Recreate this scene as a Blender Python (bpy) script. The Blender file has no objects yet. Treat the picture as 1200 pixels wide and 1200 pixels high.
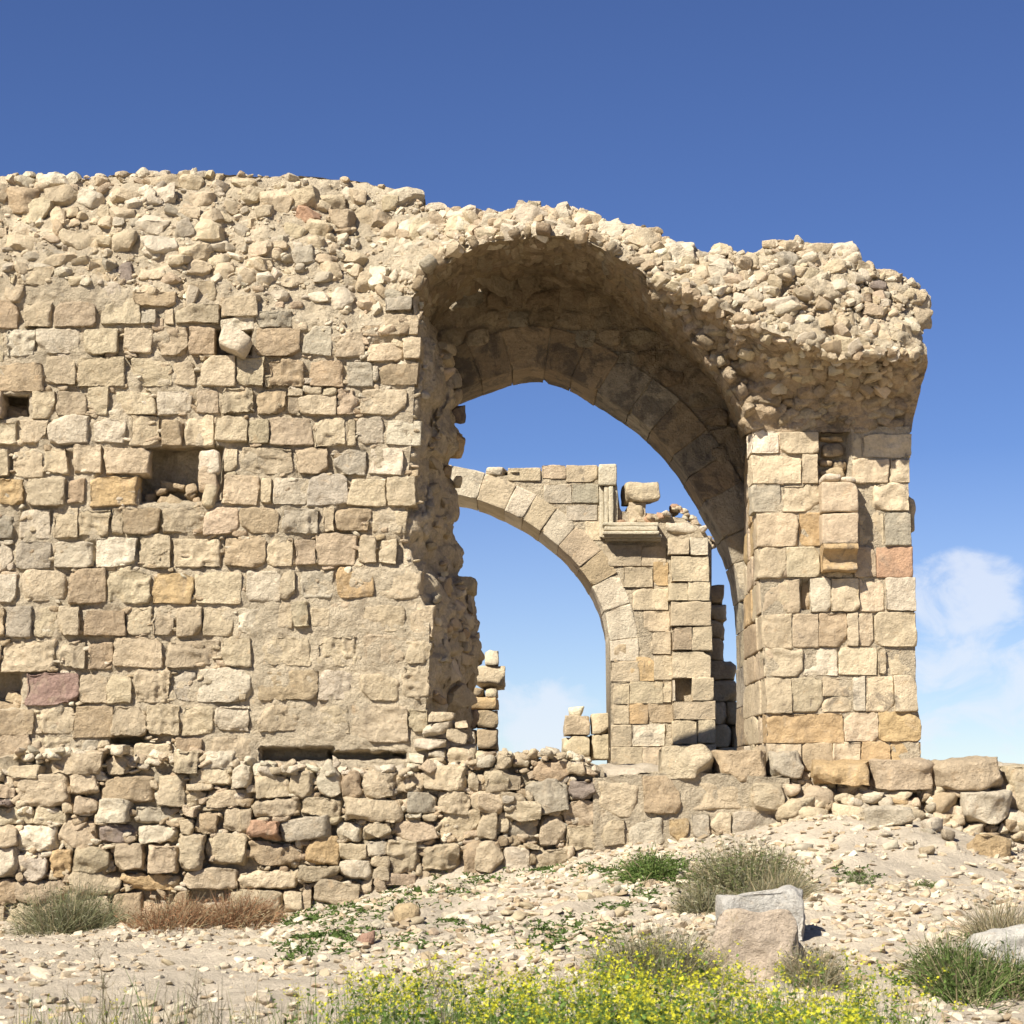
import bpy, math
import numpy as np

S = bpy.context.scene
COL = S.collection
rng = np.random.default_rng(7)
rad = math.radians

# ------------------------------------------------------------------ camera, sky, sun, exposure
EYE = np.array([0.0, -20.0, 1.25])
FPX = 2400.0                     # focal length in photo pixels (1200 px wide)
TILT = math.atan(320.0 / FPX)
cd = bpy.data.cameras.new('Camera'); cam = bpy.data.objects.new('Camera', cd); COL.objects.link(cam)
cam.location = EYE; cam.rotation_euler = (rad(90) + TILT, 0, 0)
cd.sensor_width = 36; cd.lens = 72; cd.clip_end = 3000; cd.clip_start = .1
cd.dof.use_dof = True; cd.dof.focus_distance = 20; cd.dof.aperture_fstop = 9
S.camera = cam

SUN_DIR = np.array([-0.78, -1.0, 1.22]); SUN_DIR /= np.linalg.norm(SUN_DIR)
elev = math.asin(SUN_DIR[2]); azim = math.atan2(SUN_DIR[0], SUN_DIR[1])
ld = bpy.data.lights.new('Sun', 'SUN'); sun = bpy.data.objects.new('Sun', ld); COL.objects.link(sun)
ld.energy = 5.0; ld.angle = rad(.53); ld.color = (1, .957, .875)
from mathutils import Vector
sun.rotation_euler = Vector(SUN_DIR).to_track_quat('Z', 'Y').to_euler()
sun.location = (-8, -12, 14)

W = bpy.data.worlds.new('World'); S.world = W; W.use_nodes = True
nt = W.node_tree; nt.nodes.clear()
def N(tree, typ, **kw):
    n = tree.nodes.new(typ)
    for k, v in kw.items():
        if k.startswith('i_'):
            key = k[2:]
            n.inputs[int(key) if key.isdigit() else key].default_value = v
        else: setattr(n, k, v)
    return n
out = N(nt, 'ShaderNodeOutputWorld'); bg = N(nt, 'ShaderNodeBackground'); bg.inputs[1].default_value = .062
sky = N(nt, 'ShaderNodeTexSky', sky_type='NISHITA', sun_disc=False, sun_elevation=elev, sun_rotation=azim,
        altitude=2500, air_density=1.0, dust_density=.25, ozone_density=5.5)
geo = N(nt, 'ShaderNodeTexCoord')
def world_dir(px, py):
    u, v = (px-600)/FPX, (600-py)/FPX
    d = np.array([u, math.cos(TILT)-v*math.sin(TILT), math.sin(TILT)+v*math.cos(TILT)])
    return d/np.linalg.norm(d)
def link(t, a, b): t.links.new(a, b)
# clouds: soft banks low in the sky
mp = N(nt, 'ShaderNodeMapping'); mp.inputs['Scale'].default_value = (1, 1, 1.5)
link(nt, geo.outputs['Generated'], mp.inputs['Vector'])
cn = N(nt, 'ShaderNodeTexNoise', i_Scale=24, i_Detail=8, i_Roughness=.62, i_Distortion=.8)
link(nt, mp.outputs[0], cn.inputs['Vector'])
def vmath(t, op, a=None, b=None):
    n = t.nodes.new('ShaderNodeVectorMath'); n.operation = op
    for i, x in enumerate((a, b)):
        if x is None: continue
        if hasattr(x, 'links'): t.links.new(x, n.inputs[i])
        else: n.inputs[i].default_value = x
    return n
def fmath(t, op, a=None, b=None, clamp=False):
    n = t.nodes.new('ShaderNodeMath'); n.operation = op; n.use_clamp = clamp
    for i, x in enumerate((a, b)):
        if x is None: continue
        if hasattr(x, 'links'): t.links.new(x, n.inputs[i])
        else: n.inputs[i].default_value = x
    return n.outputs[0]
acc = None
for (px, py, rx, rz, gain) in ((1130, 705, 85, 60, 1.0), (1170, 790, 170, 110, .7), (630, 845, 85, 62, .95), (1120, 860, 190, 70, .5), (560, 885, 200, 40, .55), (200, 860, 180, 60, .7), (1500, 800, 200, 100, .8)):
    c = world_dir(px, py)
    d = vmath(nt, 'SUBTRACT', geo.outputs['Generated'], tuple(c)).outputs[0]
    sc = vmath(nt, 'MULTIPLY', d, (FPX/rx, FPX/rx*.4, FPX/rz)).outputs[0]
    ln = vmath(nt, 'LENGTH', sc).outputs['Value']
    f = fmath(nt, 'MULTIPLY', fmath(nt, 'SUBTRACT', 1.25, ln, clamp=True), gain)
    acc = f if acc is None else fmath(nt, 'MAXIMUM', acc, f)
m = fmath(nt, 'MULTIPLY', fmath(nt, 'SUBTRACT', cn.outputs['Fac'], .5), 2.8)
m = fmath(nt, 'ADD', m, fmath(nt, 'MULTIPLY', acc, 1.15))
m = fmath(nt, 'MULTIPLY', m, fmath(nt, 'MULTIPLY', acc, 3.0, clamp=True))
ms = N(nt, 'ShaderNodeMapRange', interpolation_type='SMOOTHSTEP'); ms.inputs['From Min'].default_value = .1; ms.inputs['From Max'].default_value = 1.15
ms.inputs['To Max'].default_value = .72
link(nt, m, ms.inputs['Value'])
sx = N(nt, 'ShaderNodeSeparateXYZ'); link(nt, geo.outputs['Generated'], sx.inputs[0])
hz = fmath(nt, 'MULTIPLY', fmath(nt, 'SUBTRACT', 1.0, fmath(nt, 'DIVIDE', sx.outputs[2], .16), clamp=True), .27)
msum = fmath(nt, 'MAXIMUM', ms.outputs[0], hz)
mx = N(nt, 'ShaderNodeMix', data_type='RGBA'); link(nt, msum, mx.inputs[0])
hs = N(nt, 'ShaderNodeHueSaturation'); hs.inputs['Saturation'].default_value = 1.08; hs.inputs['Hue'].default_value = .513; hs.inputs['Value'].default_value = .9
link(nt, sky.outputs[0], hs.inputs['Color']); link(nt, hs.outputs[0], mx.inputs[6]); mx.inputs[7].default_value = (6.9, 7.3, 8.1, 1)
link(nt, mx.outputs[2], bg.inputs[0]); link(nt, bg.outputs[0], out.inputs[0])

S.view_settings.view_transform = 'Standard'; S.view_settings.look = 'None'
S.view_settings.exposure = .98; S.view_settings.gamma = 1

# ------------------------------------------------------------------ maths helpers
def P(px, py, Y):
    """points on the plane y = Y seen at photo position (px, py)"""
    px, py, Y = np.broadcast_arrays(np.asarray(px, float), np.asarray(py, float), np.asarray(Y, float))
    u, v = (px-600)/FPX, (600-py)/FPX
    dy = math.cos(TILT)-v*math.sin(TILT); dz = math.sin(TILT)+v*math.cos(TILT)
    t = (Y-EYE[1])/dy
    return np.stack([u*t, Y, EYE[2]+dz*t], -1)

def _h(ix, iy, iz, seed):
    h = (ix.astype(np.uint32)*np.uint32(73856093)) ^ (iy.astype(np.uint32)*np.uint32(19349663)) ^ (iz.astype(np.uint32)*np.uint32(83492791)) ^ np.uint32((seed*2654435761) & 0xffffffff)
    h ^= h >> np.uint32(15); h *= np.uint32(2246822519); h ^= h >> np.uint32(13); h *= np.uint32(3266489917); h ^= h >> np.uint32(16)
    return h.astype(np.float64)/2147483648.0-1
def vnoise(p, seed=0):
    i = np.floor(p); f = p-i; u = f*f*f*(f*(f*6-15)+10); i = i.astype(np.int64)
    r = 0
    for a in (0, 1):
        wx = u[:, 0] if a else 1-u[:, 0]
        for b in (0, 1):
            wy = u[:, 1] if b else 1-u[:, 1]
            for c in (0, 1):
                wz = u[:, 2] if c else 1-u[:, 2]
                r = r+wx*wy*wz*_h(i[:, 0]+a, i[:, 1]+b, i[:, 2]+c, seed)
    return r
def fbm(p, oct=3, seed=0, gain=.5):
    r = 0; a = 1
    for k in range(oct):
        r = r+a*vnoise(p*(2.03**k)+k*17.3, seed+k); a *= gain
    return r
def interp(xs, pts):
    pts = np.array(pts, float); return np.interp(xs, pts[:, 0], pts[:, 1])

class MB:
    def __init__(s): s.v = []; s.f = []; s.c = []; s.n = 0; s.t = []
    def add(s, v, f, c):
        v = np.asarray(v, float); f = np.asarray(f, np.int64)
        c = np.broadcast_to(np.asarray(c, float), (len(v), 3))
        s.v.append(v); s.c.append(c)
        (s.f if f.shape[1] == 4 else s.t).append(f+s.n); s.n += len(v)
    def build(s, name, mat, parent=None, smooth=True, origin=None, sharp=None):
        me = bpy.data.meshes.new(name)
        v = np.concatenate(s.v); c = np.concatenate(s.c)
        q = np.concatenate(s.f) if s.f else np.zeros((0, 4), np.int64)
        t = np.concatenate(s.t) if s.t else np.zeros((0, 3), np.int64)
        if origin is not None: v = v-np.asarray(origin)
        me.vertices.add(len(v)); me.vertices.foreach_set('co', v.astype(np.float32).ravel())
        nl = q.size+t.size; me.loops.add(nl); me.polygons.add(len(q)+len(t))
        me.loops.foreach_set('vertex_index', np.concatenate([q.ravel(), t.ravel()]).astype(np.int32))
        st = np.concatenate([np.arange(len(q))*4, q.size+np.arange(len(t))*3]).astype(np.int32)
        me.polygons.foreach_set('loop_start', st)
        me.polygons.foreach_set('use_smooth', np.full(len(st), smooth))
        me.update(calc_edges=True); me.validate()
        if sharp: me.set_sharp_from_angle(angle=rad(sharp))
        ca = me.color_attributes.new('Col', 'FLOAT_COLOR', 'POINT')
        ca.data.foreach_set('color', np.concatenate([c, np.ones((len(c), 1))], 1).astype(np.float32).ravel())
        me.materials.append(mat)
        o = bpy.data.objects.new(name, me); COL.objects.link(o)
        if parent is not None:
            o.parent = parent
            if origin is None: o.location = -parent.location
        elif origin is not None: o.location = origin
        return o

def tag(o, label=None, cat=None, group=None, kind=None):
    for k, v in (('label', label), ('category', cat), ('group', group), ('kind', kind)):
        if v: o[k] = v
    return o
def thing(name, loc, label, cat, group=None):
    o = bpy.data.objects.new(name, None); COL.objects.link(o); o.location = loc; o.empty_display_size = .2
    return tag(o, label, cat, group)

_box = {}
def boxgrid(nx, ny, nz):
    k = (nx, ny, nz)
    if k in _box: return _box[k]
    def ax(n):
        if n < 6: t = np.linspace(-1, 1, n+1); return np.sin(t*1.25)/math.sin(1.25)
        t = np.linspace(-.86, .86, n-3); return np.r_[-1, -.955, t, .955, 1]
    vs, fs = [], []; base = 0
    for axis, (na, nb) in ((0, (ny, nz)), (1, (nz, nx)), (2, (nx, ny))):
        a, b = np.meshgrid(ax(na), ax(nb), indexing='ij')
        for s in (-1, 1):
            p = np.zeros((na+1, nb+1, 3)); p[..., axis] = s; p[..., (axis+1) % 3] = a; p[..., (axis+2) % 3] = b
            idx = base+np.arange((na+1)*(nb+1)).reshape(na+1, nb+1)
            q = np.stack([idx[:-1, :-1], idx[1:, :-1], idx[1:, 1:], idx[:-1, 1:]], -1).reshape(-1, 4)
            if s < 0: q = q[:, ::-1]
            vs.append(p.reshape(-1, 3)); fs.append(q); base += (na+1)*(nb+1)
    v = np.concatenate(vs); f = np.concatenate(fs)
    _, i, inv = np.unique(np.round(v, 6), axis=0, return_index=True, return_inverse=True)
    _box[k] = (v[i], inv.ravel()[f]); return _box[k]

def rotmat(rx=0, ry=0, rz=0):
    cx, sx, cy, sy, cz, sz = math.cos(rx), math.sin(rx), math.cos(ry), math.sin(ry), math.cos(rz), math.sin(rz)
    X = np.array([[1, 0, 0], [0, cx, -sx], [0, sx, cx]]); Y = np.array([[cy, 0, sy], [0, 1, 0], [-sy, 0, cy]]); Z = np.array([[cz, -sz, 0], [sz, cz, 0], [0, 0, 1]])
    return Z @ Y @ X

def rock(mb, c, h, R=None, p=14, tilt=.06, chips=4, chip=(1.12, 1.45), amp=.012, fr=8, col=(.5, .4, .27), res=.024, taper=0., front=True, crag=0., facets=0, fac=.28):
    """one stone: a tilted, chipped, rounded block with a rough skin"""
    h = np.asarray(h, float)
    n = [int(np.clip(round(2*x/res), 3, 26)) for x in h]
    if front: n[1] = min(n[1], 7)
    D, F = boxgrid(*n)
    pl = []; of = []
    for a in range(3):
        for s in (-1, 1):
            v = rng.normal(0, tilt, 3); v[a] = s; pl.append(v); of.append(1.0)
    for k in range(chips):
        v = rng.choice([-1., 1.], 3)*rng.uniform(.45, 1, 3)
        if rng.random() < .55: v[rng.integers(3)] *= .15
        if front and rng.random() < .75: v[1] = -abs(v[1])
        pl.append(v/np.linalg.norm(v)); of.append(rng.uniform(*chip))
    for k in range(facets):
        v = np.array([rng.normal(0, fac)*h[0]/h[1], -1., rng.normal(0, fac)*h[2]/h[1]]); pl.append(v); of.append(1+rng.uniform(-.018, .014)/h[1])
    pl = np.array(pl); of = np.array(of)
    d = np.maximum(D @ pl.T/of, 1e-6); w = d**p
    r = w.sum(1)**(-1/p)
    g = (w/d/of) @ pl
    V = np.clip(D*r[:, None], -1.1, 1.1)*h
    if taper: V[:, 0] *= 1+taper*V[:, 2]/h[2]
    nr = g/h; nr /= np.linalg.norm(nr, axis=1, keepdims=True)+1e-9
    off = rng.uniform(-90, 90, 3)
    if amp:
        q = V*fr+off
        disp = amp*fbm(q, 3, 3, .55)
        if crag:
            b = vnoise(q*.55, 11); disp -= crag*np.clip(np.abs(b)*2.2-.35, 0, .8)+crag*.35*np.clip(vnoise(q*2.4, 15)-.35, 0, 1)
        V = V+nr*disp[:, None]
    if R is not None: V = V @ np.asarray(R).T
    mb.add(V+np.asarray(c), F, col)

_pro = {}
def chip(mb, c, h, R=None, col=(.5, .4, .27), kind='ang'):
    """a small angular fragment, cut from a stock of shapes"""
    if kind not in _pro:
        _pro[kind] = []
        for i in range(60):
            t = MB(); rock(t, (0, 0, 0), (1, 1, 1), p=34 if kind == 'ang' else 12, tilt=.32 if kind == 'ang' else .16, chips=7, chip=(.86, 1.35), amp=.05, fr=1.7, res=.42, front=False)
            _pro[kind].append((t.v[0], t.f[0]))
    V, F = _pro[kind][rng.integers(60)]
    V = V*np.asarray(h)
    if R is not None: V = V @ np.asarray(R).T
    mb.add(V+np.asarray(c), F, col)

PAL = {'': (.475, .382, .250), 'w': (.55, .465, .335), 'g': (.405, .345, .250), 'p': (.46, .356, .235), 'o': (.45, .315, .165),
       'b': (.385, .290, .180), 'r': (.43, .265, .165), 'd': (.255, .205, .160), 'm': (.32, .215, .165), 'k': (.16, .125, .10)}
MORTAR = np.array((.485, .40, .275))
def pcol(k='', v=.10):
    if k == '' and rng.random() < .22: k = rng.choice(['w', 'g', 'b', 'w', 'p'])
    c = np.array(PAL[k]); c = c*(1+rng.normal(0, v*.8))
    return np.clip(c*(1+rng.normal(0, .008, 3)), .03, .62)

def pstone(mb, rect, Y, depth=.14, proud=.0, col='', shrink=.985, rot=1.5, mul=1., **kw):
    x0, y0, x1, y1 = rect[:4]
    if len(rect) > 4: col = rect[4]
    Y = Y((x0+x1)/2, (y0+y1)/2) if callable(Y) else Y
    Y = float(Y)
    s = (Y+20)/FPX
    c = P((x0+x1)/2, (y0+y1)/2, Y)
    hx, hz = (x1-x0)*s/2*shrink, (y1-y0)*s/2*shrink
    c = c+np.array([0, depth-proud, 0])
    R = rotmat(rad(rng.normal(0, rot)), rad(rng.normal(0, rot)), rad(rng.normal(0, rot*1.6)))
    rock(mb, c, (hx, depth, hz), R, col=pcol(col)*mul, **kw)

def grid(mb, G, amp=0., fr=4., seed=0, col=MORTAR, oct=4, gain=.55):
    G = np.asarray(G, float); a, b = G.shape[:2]
    du = np.gradient(G, axis=0); dv = np.gradient(G, axis=1)
    n = np.cross(du, dv).reshape(-1, 3); n /= np.linalg.norm(n, axis=1, keepdims=True)+1e-9
    V = G.reshape(-1, 3)
    if amp:
        V = V+n*(amp*fbm(V*fr, oct, seed, gain))[:, None]
    i = np.arange(a*b).reshape(a, b)
    q = np.stack([i[:-1, :-1], i[1:, :-1], i[1:, 1:], i[:-1, 1:]], -1).reshape(-1, 4)
    mb.add(V, q, col if np.ndim(col) == 1 else np.asarray(col).reshape(-1, 3))
    return V.reshape(a, b, 3)

def resample(pts, step):
    pts = np.asarray(pts, float); d = np.r_[0, np.cumsum(np.linalg.norm(np.diff(pts, axis=0), axis=1))]
    n = max(2, int(round(d[-1]/step))+1); t = np.linspace(0, d[-1], n)
    return np.stack([np.interp(t, d, pts[:, k]) for k in range(pts.shape[1])], -1)
def smooth_curve(pts, it=2):
    pts = np.asarray(pts, float)
    for _ in range(it):
        q = pts[:-1]*.75+pts[1:]*.25; r = pts[:-1]*.25+pts[1:]*.75
        pts = np.concatenate([pts[:1], np.stack([q, r], 1).reshape(-1, pts.shape[1]), pts[-1:]])
    return pts
def Z(x0, y0, k, rects):
    """rectangles read in an enlarged view -> photo positions"""
    return [tuple([x0+r[0]/k, y0+r[1]/k, x0+r[2]/k, y0+r[3]/k]+list(r[4:])) for r in rects]

# ------------------------------------------------------------------ materials
def stone_mat(name, bump=.5, stain=0., grain=1., pits=.5, rough=.92, stain_col=(.10, .085, .07), bloom=1.):
    m = bpy.data.materials.new(name); m.use_nodes = True; t = m.node_tree; t.nodes.clear()
    o = N(t, 'ShaderNodeOutputMaterial'); b = N(t, 'ShaderNodeBsdfPrincipled'); link(t, b.outputs[0], o.inputs[0])
    b.inputs['Roughness'].default_value = rough; b.inputs['Specular IOR Level'].default_value = .12
    tc = N(t, 'ShaderNodeTexCoord'); at = N(t, 'ShaderNodeAttribute', attribute_name='Col')
    def noise(scale, det=5, ro=.6, dist=0.):
        n = N(t, 'ShaderNodeTexNoise', i_Scale=scale, i_Detail=det, i_Roughness=ro, i_Distortion=dist); link(t, tc.outputs['Object'], n.inputs['Vector']); return n.outputs['Fac']
    def rng_(f, a, b_, lo, hi):
        n = N(t, 'ShaderNodeMapRange'); link(t, f, n.inputs[0])
        for k, v in zip((1, 2, 3, 4), (a, b_, lo, hi)): n.inputs[k].default_value = v
        return n.outputs[0]
    def mul(c, f):
        n = N(t, 'ShaderNodeVectorMath', operation='SCALE'); link(t, c, n.inputs[0]); link(t, f, n.inputs['Scale']); return n.outputs[0]
    def mixc(f, c, col, mode='MIX'):
        n = N(t, 'ShaderNodeMix', data_type='RGBA', blend_type=mode); link(t, f, n.inputs[0]); link(t, c, n.inputs[6]); n.inputs[7].default_value = (*col, 1); return n.outputs[2]
    c = at.outputs['Color']
    c = mul(c, rng_(noise(3.1, 5, .6, .4), .3, .7, .82, 1.15))
    c = mul(c, rng_(noise(34, 6, .7), .30, .70, 1-.24*grain, 1+.2*grain))
    c = mixc(rng_(noise(5.3, 6, .65, .6), .54, .74, 0, .55*bloom), c, (.50, .40, .27))       # pale dusty bloom
    c = mixc(rng_(noise(7.7, 7, .68, .5), .58, .76, 0, .5*bloom), c, (.47, .30, .15))       # iron-yellow bloom
    c = mixc(rng_(noise(12.5, 8, .75, .3), .62, .74, 0, .42*bloom), c, (.24, .19, .145))     # grey lichen
    ms_ = N(t, 'ShaderNodeMapping'); ms_.inputs['Scale'].default_value = (2.6, 2.6, .42); link(t, tc.outputs['Object'], ms_.inputs['Vector'])
    nst = N(t, 'ShaderNodeTexNoise', i_Scale=1.5, i_Detail=8, i_Roughness=.7, i_Distortion=.5); link(t, ms_.outputs[0], nst.inputs['Vector'])
    c = mixc(rng_(nst.outputs['Fac'], .53, .72, 0, .5*bloom), c, (.27, .21, .145))
    c = mul(c, rng_(noise(.55, 4, .6), .35, .65, .9, 1.1))
    if stain: c = mixc(rng_(noise(2.6, 9, .75, .6), .60-.115*stain, .66-.09*stain, 0, min(.66, .5+.4*stain)), c, stain_col)
    link(t, c, b.inputs['Base Color'])
    h1 = noise(24, 10, .72); h2 = noise(9, 5, .6, .5)
    v = N(t, 'ShaderNodeTexVoronoi', feature='F1', i_Scale=46); link(t, tc.outputs['Object'], v.inputs['Vector'])
    pit = rng_(v.outputs['Distance'], .0, .32, 0, 1)
    s = fmath(t, 'ADD', fmath(t, 'MULTIPLY', h1, 1.7), fmath(t, 'MULTIPLY', h2, 1.2))
    s = fmath(t, 'ADD', s, fmath(t, 'MULTIPLY', pit, pits*.35))
    bp = N(t, 'ShaderNodeBump', i_Strength=min(1, bump*1.5), i_Distance=.032); link(t, s, bp.inputs['Height']); link(t, bp.outputs[0], b.inputs['Normal'])
    return m
M_STONE = stone_mat('weathered_limestone', .55)
M_RUBBLE = stone_mat('broken_limestone', .5, grain=.8)
M_MORTAR = stone_mat('lime_mortar', .8, grain=1.1, pits=1.)
M_ASHLAR = stone_mat('dressed_limestone', .38, stain=.18, grain=.8)
M_VAULT = stone_mat('vault_masonry', .8, stain=.55, grain=1., stain_col=(.13, .10, .06))
M_STAINED = stone_mat('stained_limestone', .5, stain=1.0, grain=1., stain_col=(.085, .075, .065))  # dark stain patches scattered by noise
M_DIRT = stone_mat('limestone_dirt', .5, grain=.7, pits=1., bloom=.1)
M_CHIP = stone_mat('limestone_chips', .25, grain=.6, bloom=.4)

def leaf_mat(name, trans=.35):
    m = bpy.data.materials.new(name); m.use_nodes = True; t = m.node_tree; t.nodes.clear()
    o = N(t, 'ShaderNodeOutputMaterial'); d = N(t, 'ShaderNodeBsdfDiffuse'); tr = N(t, 'ShaderNodeBsdfTranslucent'); mxs = N(t, 'ShaderNodeMixShader'); mxs.inputs[0].default_value = trans
    at = N(t, 'ShaderNodeAttribute', attribute_name='Col'); tc = N(t, 'ShaderNodeTexCoord')
    n = N(t, 'ShaderNodeTexNoise', i_Scale=22, i_Detail=3); link(t, tc.outputs['Object'], n.inputs['Vector'])
    mr = N(t, 'ShaderNodeMapRange'); mr.inputs[3].default_value = .75; mr.inputs[4].default_value = 1.25; link(t, n.outputs['Fac'], mr.inputs[0])
    sc = N(t, 'ShaderNodeVectorMath', operation='SCALE'); link(t, at.outputs['Color'], sc.inputs[0]); link(t, mr.outputs[0], sc.inputs['Scale'])
    for x in (d, tr): link(t, sc.outputs[0], x.inputs[0])
    link(t, d.outputs[0], mxs.inputs[1]); link(t, tr.outputs[0], mxs.inputs[2]); link(t, mxs.outputs[0], o.inputs[0])
    return m
M_LEAF = leaf_mat('plant_leaf'); M_STEM = leaf_mat('plant_stem', .1); M_PETAL = leaf_mat('yellow_petal', .35)

# ------------------------------------------------------------------ ground
_cp = [(-400, 1080), (0, 1082), (140, 1082), (330, 1078), (400, 1062), (430, 1052), (520, 1036), (640, 1016), (720, 1000), (830, 986), (900, 970), (960, 958), (1040, 960), (1100, 972), (1150, 985), (1200, 1000), (1300, 1020), (1600, 1030)]
_cx = [P(a, b, -.5)[0] for a, b in _cp]; _cz = [P(a, b, -.5)[2] for a, b in _cp]
def ground(x, y):
    x = np.asarray(x, float); y = np.asarray(y, float); x, y = np.broadcast_arrays(x, y)
    cr = np.interp(x, _cx, _cz)
    t = np.clip((y+8.2)/7.4, 0, 1); s = t*t*(3-2*t)*.55+t*.45
    z = cr*s
    z = z-.10*np.exp(-((x-3.6)/1.3)**2-((y+3.6)/1.6)**2)
    t2 = np.clip((y+.35)/.8, 0, 1); z = z+(1.42-z)*t2*t2*(3-2*t2)
    sh = x.shape; p = np.stack([x.ravel(), y.ravel(), np.zeros(x.size)], 1)
    near = np.clip(1-(np.abs(y)-14)/30, 0, 1)*np.clip(1-(np.abs(x)-10)/30, 0, 1)
    nz = (.055*fbm(p*.9, 3, 40)+.022*fbm(p*4.2, 3, 44)).reshape(sh)
    return z+nz*near
def axis(lo, a, b, hi, step):
    core = np.arange(a, b, step); k = np.geomspace(step, 1, 1)
    def tail(x, to, sgn):
        r = []; s = step
        while (to-x)*sgn > 0:
            s *= 1.35; x = x+sgn*s; r.append(x)
        return r
    return np.array(sorted(tail(a, lo, -1))+list(core)+tail(b, hi, 1))
gx = axis(-600, -6.5, 6.5, 600, .045); gy = axis(-200, -12.5, .6, 1500, .045)
X, Yg = np.meshgrid(gx, gy, indexing='ij')
G = np.stack([X, Yg, ground(X, Yg)], -1)
mb = MB(); grid(mb, G, .012, 11, 51, (.445, .375, .278), 3)
tag(mb.build('ground', M_DIRT), kind='structure')

def on_ground(px, py):
    """where the sight line through (px, py) meets the ground"""
    Y = np.linspace(-18.5, .2, 500); q = P(px, py, Y); g = ground(q[:, 0], q[:, 1]); k = np.nonzero(q[:, 2] <= g)[0]
    if len(k): q = q[k[0]]
    else: q = P(px, py, -.5)
    return np.array([q[0], q[1], float(ground(q[0], q[1]))])

# ================================================================== THE RUIN (front wall, vault, arch, pier: one building)
ruin = thing('ruined_hall', (0, .9, 1.45), 'large roofless sandstone coloured ruin with coursed left wall, broken vault and tall right pier', 'ruin')
EDGE = [(190, 500), (236, 496), (300, 490), (345, 484), (395, 488), (450, 486), (520, 482), (560, 478), (600, 474), (660, 474), (690, 488), (720, 503), (780, 503), (850, 497), (880, 515), (1100, 520)]
TOP = [(-140, 208), (0, 207), (40, 206), (100, 208), (190, 204), (250, 207), (330, 207), (400, 212), (440, 218), (480, 228), (500, 240), (520, 250)]
HOLES = [(163, 524, 262, 590, .42), (-30, 463, 36, 490, .5), (-30, 786, 26, 832, .3), (128, 862, 172, 874, .25), (305, 875, 392, 893, .30), (385, 880, 478, 891, .26),
         (250, 386, 296, 418, .22)]
def YF(px, py):
    """how far back the mortar face of the front wall lies"""
    px, py = np.broadcast_arrays(np.asarray(px, float), np.asarray(py, float))
    y = .024+.05*np.clip(fbm(np.stack([px.ravel()/46, py.ravel()/46, np.zeros(px.size)], 1), 3, 66)*1.3+.12, 0, 1).reshape(px.shape)
    fl = np.clip((px-235)/90, 0, 1)*np.clip((py-655)/60, 0, 1); y = y*(1-fl)+.010*fl     # flush pointed patch
    lim = np.interp(px, [-100, 120, 200, 300, 420, 480, 520], [318, 330, 352, 362, 390, 372, 350])
    up = np.clip(lim-py, 0, None)/120
    y = y+up*.48+np.clip(up-.75, 0, None)*.35
    p = np.stack([px.ravel()/120, py.ravel()/120, np.zeros(px.size)], 1)
    y = y+(np.clip(up*3, 0, 1)*.10*fbm(p*2.2, 4, 60).reshape(px.shape))
    # the corner by the vault falls away to the right
    y = y+np.clip((px-450)/45, 0, 1)**1.5*np.clip((395-py)/60, 0, 1)*.25
    for (a, b, c, d, dep) in HOLES:
        dx = np.minimum(px-a, c-px); dz = np.minimum(py-b, d-py); m = np.clip(np.minimum(dx, dz)/4., 0, 1); y = y+dep*m
    return y
# --- mortar core of the front wall
mb = MB()
s = np.linspace(0, 1, 300); t = np.linspace(0, 1, 420)
Sg, Tg = np.meshgrid(s, t, indexing='ij')
top = interp(-140+Sg*630, TOP); py = top+(1090-top)*Tg
px = -140+Sg*(interp(py, EDGE)+140)
G = P(px, py, YF(px, py))
grid(mb, G, .018, 9, 70)
# top of the wall running back, and the hidden rear
topline = G[:, 0]
k = np.linspace(0, 1, 30)[None, :, None]
back = topline.copy(); back[:, 1] = np.maximum(1.85, topline[:, 1]+.5); back[:, 2] = back[:, 2]-.6
T = topline[:, None]*(1-k)+back[:, None]*k
grid(mb, T, .05, 3, 71)
rear = back.copy(); low = rear.copy(); low[:, 2] = 1.0
grid(mb, np.stack([T[:, -1], (T[:, -1]+low)/2, low], 1))
# --- broken end: from the facing edge back to the inner side of the wall
XR = [(335, 486), (363, 494), (385, 505), (400, 514), (412, 527), (436, 536), (468, 538), (480, 528), (497, 530), (508, 541), (530, 541), (538, 528), (560, 529), (577, 535), (607, 534), (615, 528), (640, 529), (645, 535), (673, 536), (681, 550), (697, 556), (719, 552), (743, 555), (759, 561), (780, 556), (832, 549), (895, 556), (1000, 560)]
py = np.linspace(338, 930, 330); c = np.linspace(0, 1, 46)
PY, CC = np.meshgrid(py, c, indexing='ij')
x0 = interp(PY, EDGE)-1; x1 = interp(PY, XR)+1.5
px = x0+(x1-x0)*CC**.8
# the break runs back steeply from the facing, then bellies out towards the opening
YB = .05+1.75*CC**1.25
p = np.stack([PY.ravel()/55, CC.ravel()*3, np.zeros(PY.size)], 1)
YB = YB-(.30*np.sin(np.pi*CC)*fbm(p, 4, 81).reshape(PY.shape))
G = P(px, PY, YB)
bf = grid(mb, G, .05, 5, 82, MORTAR*1.18)  # mortar colour made paler to lift the shade on this face
edge2 = bf[:, -1]; b2 = edge2.copy(); b2[:, 1] = 1.95; b2[:, 0] -= .25
grid(mb, np.stack([edge2, (edge2+b2)/2+np.array([.02, 0, 0]), b2], 1), 0)
mb.build('wall_core', M_MORTAR, ruin)

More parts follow.
